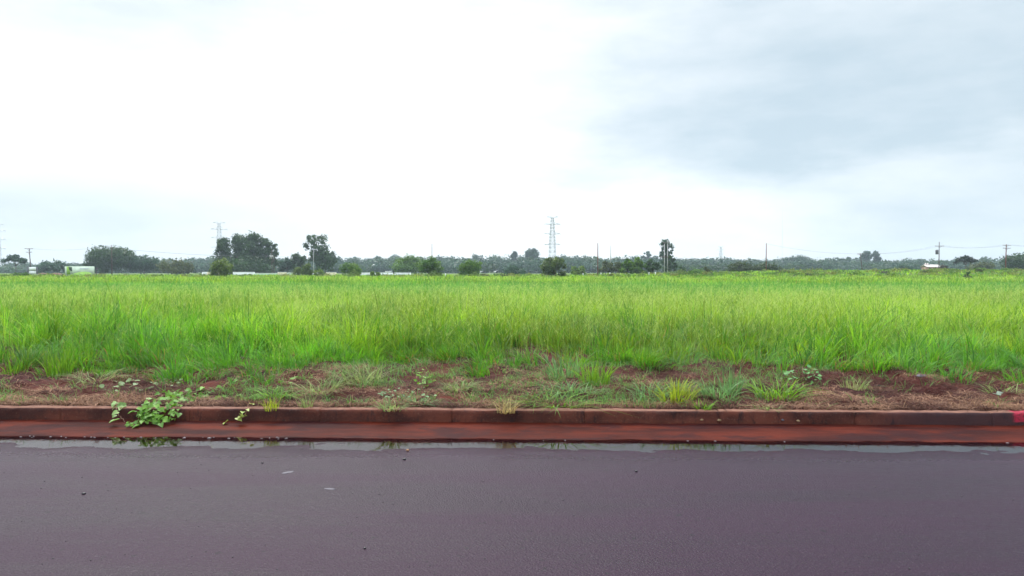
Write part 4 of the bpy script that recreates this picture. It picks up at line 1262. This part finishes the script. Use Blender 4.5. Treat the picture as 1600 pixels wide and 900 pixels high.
# little house on the rise at the right
hs, hw3, z = frame_thing('house', 1443, 1466, 290, 'little house with a pale pinkish roof showing above the grass at right', 'house')
zt, ze = hgt(414.0, 290) - z, hgt(417.6, 290) - z
mb = MB(); mb.box((-hw3 + 0.3, -2, -0.5), (hw3 - 0.3, 2, ze)); wl = mb.build('wall', M['house_wall'], hs)
mb = MB()
v = [(-hw3, -2.4, ze), (hw3, -2.4, ze), (hw3, 2.4, ze), (-hw3, 2.4, ze), (-hw3, 0, zt), (hw3, 0, zt)]
v += [(a, b, c + 0.12) for a, b, c in v]
mb.add(v, [(6, 7, 11, 10), (8, 9, 10, 11), (0, 4, 5, 1), (2, 5, 4, 3), (0, 1, 7, 6), (2, 3, 9, 8), (0, 6, 10, 4), (4, 10, 9, 3), (1, 5, 11, 7), (5, 2, 8, 11)])
rf = mb.build('roof', M['roof_sheet'], hs)
for u in (-hw3 * 0.75, -hw3 * 0.45):
    mb = MB(); mb.box((u - 0.18, -0.18, zt - 0.1), (u + 0.18, 0.18, zt + 0.75)); mb.build('chimney', M['roof_sheet'], rf)
for u in (-hw3 * 0.5, 0.1 * hw3, hw3 * 0.6):
    mb = MB(); mb.box((u - 0.45, -2.05, 0.9), (u + 0.45, -1.997, min(2.0, ze - 0.3))); mb.build('window', M['glass_dark'], wl)
# pale roofs among the far trees
hs, hw3, z = frame_thing('house', 582, 590, 575, 'pale roof half hidden in the hazy wood above the long white wall', 'house')
zt, ze = hgt(413.0, 575) - z, hgt(415.6, 575) - z
mb = MB(); mb.box((-hw3 + 0.2, -2.5, -0.5), (hw3 - 0.2, 2.5, ze)); mb.build('wall', M['cream_paint'], hs)
mb = MB()
v = [(-hw3, -3, ze), (hw3, -3, ze), (hw3, 3, ze), (-hw3, 3, ze), (-hw3, 0, zt), (hw3, 0, zt)]
mb.add(v, [(0, 1, 5, 4), (2, 3, 4, 5), (0, 4, 3), (1, 2, 5), (3, 2, 1, 0)])
mb.build('roof', M['white_paint'], hs)

# person walking by the long white wall
x, y = at(615, 222); z = gz(x, y)
def person():
    J = {'pelvis': (0, 0, .93), 'waist': (0, 0, 1.08), 'chest': (0, .01, 1.30), 'neck': (0, 0, 1.48), 'jaw': (0, -.01, 1.55), 'head': (0, -.02, 1.64), 'crown': (0, -.01, 1.73),
         'sl': (.18, 0, 1.42), 'el': (.24, .03, 1.14), 'wl': (.25, -.05, .90), 'hl': (.25, -.07, .80), 'sr': (-.18, 0, 1.42), 'er': (-.24, .03, 1.14), 'wr': (-.25, -.05, .90), 'hr': (-.25, -.07, .80),
         'pl': (.09, 0, .88), 'kl': (.10, -.06, .50), 'al': (.10, .02, .10), 'tl': (.11, -.12, .04), 'pr': (-.09, 0, .88), 'kr': (-.10, .0, .50), 'ar': (-.10, .12, .10), 'tr': (-.11, -.01, .04)}
    rad = dict(pelvis=.14, waist=.12, chest=.15, neck=.055, jaw=.07, head=.095, crown=.06, sl=.07, el=.048, wl=.034, hl=.04, sr=.07, er=.048, wr=.034, hr=.04,
               pl=.09, kl=.062, al=.045, tl=.04, pr=.09, kr=.062, ar=.045, tr=.04)
    E = [('pelvis', 'waist'), ('waist', 'chest'), ('chest', 'neck'), ('neck', 'jaw'), ('jaw', 'head'), ('head', 'crown'), ('chest', 'sl'), ('sl', 'el'), ('el', 'wl'), ('wl', 'hl'), ('chest', 'sr'), ('sr', 'er'), ('er', 'wr'), ('wr', 'hr'),
         ('pelvis', 'pl'), ('pl', 'kl'), ('kl', 'al'), ('al', 'tl'), ('pelvis', 'pr'), ('pr', 'kr'), ('kr', 'ar'), ('ar', 'tr')]
    ks = list(J)
    me = bpy.data.meshes.new('person')
    me.from_pydata([J[k] for k in ks], [(ks.index(a), ks.index(b)) for a, b in E], [])
    o_ = bpy.data.objects.new('person', me); COL.objects.link(o_)
    sm = o_.modifiers.new('Skin', 'SKIN')
    for i, k in enumerate(ks):
        me.skin_vertices[0].data[i].radius = (rad[k], rad[k])
        me.skin_vertices[0].data[i].use_root = (k == 'pelvis')
    o_.modifiers.new('Subsurf', 'SUBSURF').levels = 2
    o_.modifiers['Subsurf'].render_levels = 2
    me.materials.append(M['cloth'])
    return o_
po = person()
po.location = (x, y, z); po.rotation_euler = (0, 0, R(60))
tag(po, 'person in dark clothes standing in front of the long low white wall', 'person')

# ------------------------------------------------------------------ small things on the road, the kerb and the soil
def road_point(px, py):
    v = ray(px, py); s = -EYE / v.z
    return v.x * s, v.y * s, float(road_z(np.array([v.x * s]), np.array([v.y * s]))[0])
def pebble(px, py, r, mat, lab, flat=(1, 1, 0.6), name='pebble', cat='pebble'):
    x, y, z = road_point(px, py)
    mb = MB(); mb.blob((0, 0, r * flat[2] * 0.6), r, int(px), 2, flat, 0.15)
    o_ = mb.build(name, mat, None, True); o_.location = (x, y, z); o_.rotation_euler = (0, 0, px)
    tag(o_, lab, cat, 'bits lying on the road')
pebble(637, 703, 0.016, M['pebble'], 'small orange pebble on the wet road near the gutter')
pebble(632, 718, 0.015, M['dark_pebble'], 'small black pebble just in front of the orange one')
pebble(131, 772, 0.013, M['dark_pebble'], 'lone black pebble on the road at the left')
pebble(410, 724, 0.010, M['dark_pebble'], 'tiny black pebble on the road above the pale fleck')
pebble(994, 737, 0.012, M['dark_pebble'], 'tiny black pebble on the road right of centre')
pebble(570, 857, 0.009, M['dark_pebble'], 'tiny black pebble near the bottom of the road')
pebble(450, 738, 0.055, M['pale_fleck'], 'larger oval pale fleck flattened on the road, left of centre', (1, 0.5, 0.03), 'flattened_scrap', 'scrap')
pebble(515, 764, 0.045, M['pale_fleck'], 'smaller slanting pale fleck flattened on the road, nearer the camera', (1, 0.45, 0.03), 'flattened_scrap', 'scrap')

def dead_leaf(loc, rot, s, mat, lab, name='fallen_leaf', cat='leaf', group='fallen leaves on the kerb'):
    V = [(0, 0, 0), (.25, -.3, .06), (.65, -.25, .04), (1, 0, .10), (.65, .25, .04), (.25, .3, .06), (.45, 0, -.02), (-.25, 0.02, 0.02)]
    V += [(a, b, c - 0.035) for a, b, c in V]
    fs = [(0, 1, 6), (1, 2, 6), (2, 3, 6), (3, 4, 6), (4, 5, 6), (5, 0, 6), (0, 7, 1)]
    fs += [tuple(i + 8 for i in f[::-1]) for f in fs]
    rim = [0, 7, 1, 2, 3, 4, 5]
    rim_f = [(rim[i], rim[i] + 8, rim[(i + 1) % 7] + 8, rim[(i + 1) % 7]) for i in range(7)]
    mb = MB(); mb.add([(a * s, b * s, c * s) for a, b, c in V], fs + rim_f)
    o_ = mb.build(name, mat); o_.location = loc; o_.rotation_euler = rot
    tag(o_, lab, cat, group)
KX = lambda px: vk(px, KERB_F, 0)[0]
dead_leaf((KX(1095), KERB_F - 0.015, 0.075), (R(70), 0, 0.2), 0.035, M['dead_leaf'], 'pale dead leaf on the kerb face, left of the pair under the small thin tuft')
dead_leaf((KX(1122), KERB_F - 0.015, 0.075), (R(75), 0.1, 0), 0.04, M['dead_leaf'], 'yellowish dead leaf on the kerb face, right of the pair under the small thin tuft')
dead_leaf((KX(1222), KERB_F - 0.015, 0.08), (R(65), 0.2, 0.4), 0.04, M['pale_fleck'], 'small grey dead leaf on the kerb face below the broad green tuft')
dead_leaf((KX(1246), KERB_F - 0.015, 0.075), (R(70), 0.2, -0.4), 0.035, M['dead_leaf'], 'small brown dead leaf on the kerb face right of the grey one')
x, y, z = ground_point(1556, 620)
dead_leaf((x, y, z + 0.02), (R(25), 0.1, 0.1), 0.16, M['scrap'], 'pale green crumpled scrap lying on the bare soil at far right', 'litter_scrap', 'scrap', 'pale scraps on the soil')
x, y, z = ground_point(1378, 606)
dead_leaf((x, y, z + 0.02), (R(20), 0, 2.6), 0.09, M['pale_fleck'], 'whitish scrap on the soil left of the dry patch at right', 'litter_scrap', 'scrap', 'pale scraps on the soil')
x, y, z = ground_point(1432, 592)
dead_leaf((x, y, z + 0.02), (R(20), 0, 0.1), 0.13, M['pale_fleck'], 'thin pale scrap at the edge of the tall grass at right', 'litter_scrap', 'scrap', 'pale scraps on the soil')

# froth along the waterline
mb = MB()
for i in range(45):
    px = rng.uniform(-60, 460) if i < 38 else rng.uniform(460, 1650)
    y = 7.03 + rng.normal(0, 0.018)
    v = ray(px, HY)
    r_ = rng.uniform(0.003, 0.008) * (1.5 if rng.random() < 0.12 else 1)
    mb.blob((v.x / v.y * y, y, -0.012), r_, i, 1, (rng.uniform(1, 2.4), 1, 0.6), 0.1)
tag(mb.build('foam', M['foam'], None, True), kind='stuff')
# grit scattered on the asphalt
mb = MB()
for i in range(420):
    y = 2.8 + 4.0 * rng.random(); x = rng.uniform(-1, 1) * (0.8 * y + 1)
    mb.blob((x, y, float(road_z(np.array([x]), np.array([y]))[0]) + 0.001), rng.uniform(0.002, 0.006), i, 1, (1, 1, 0.7), 0.1)
tag(mb.build('road_grit', M['dark_pebble']), kind='stuff')
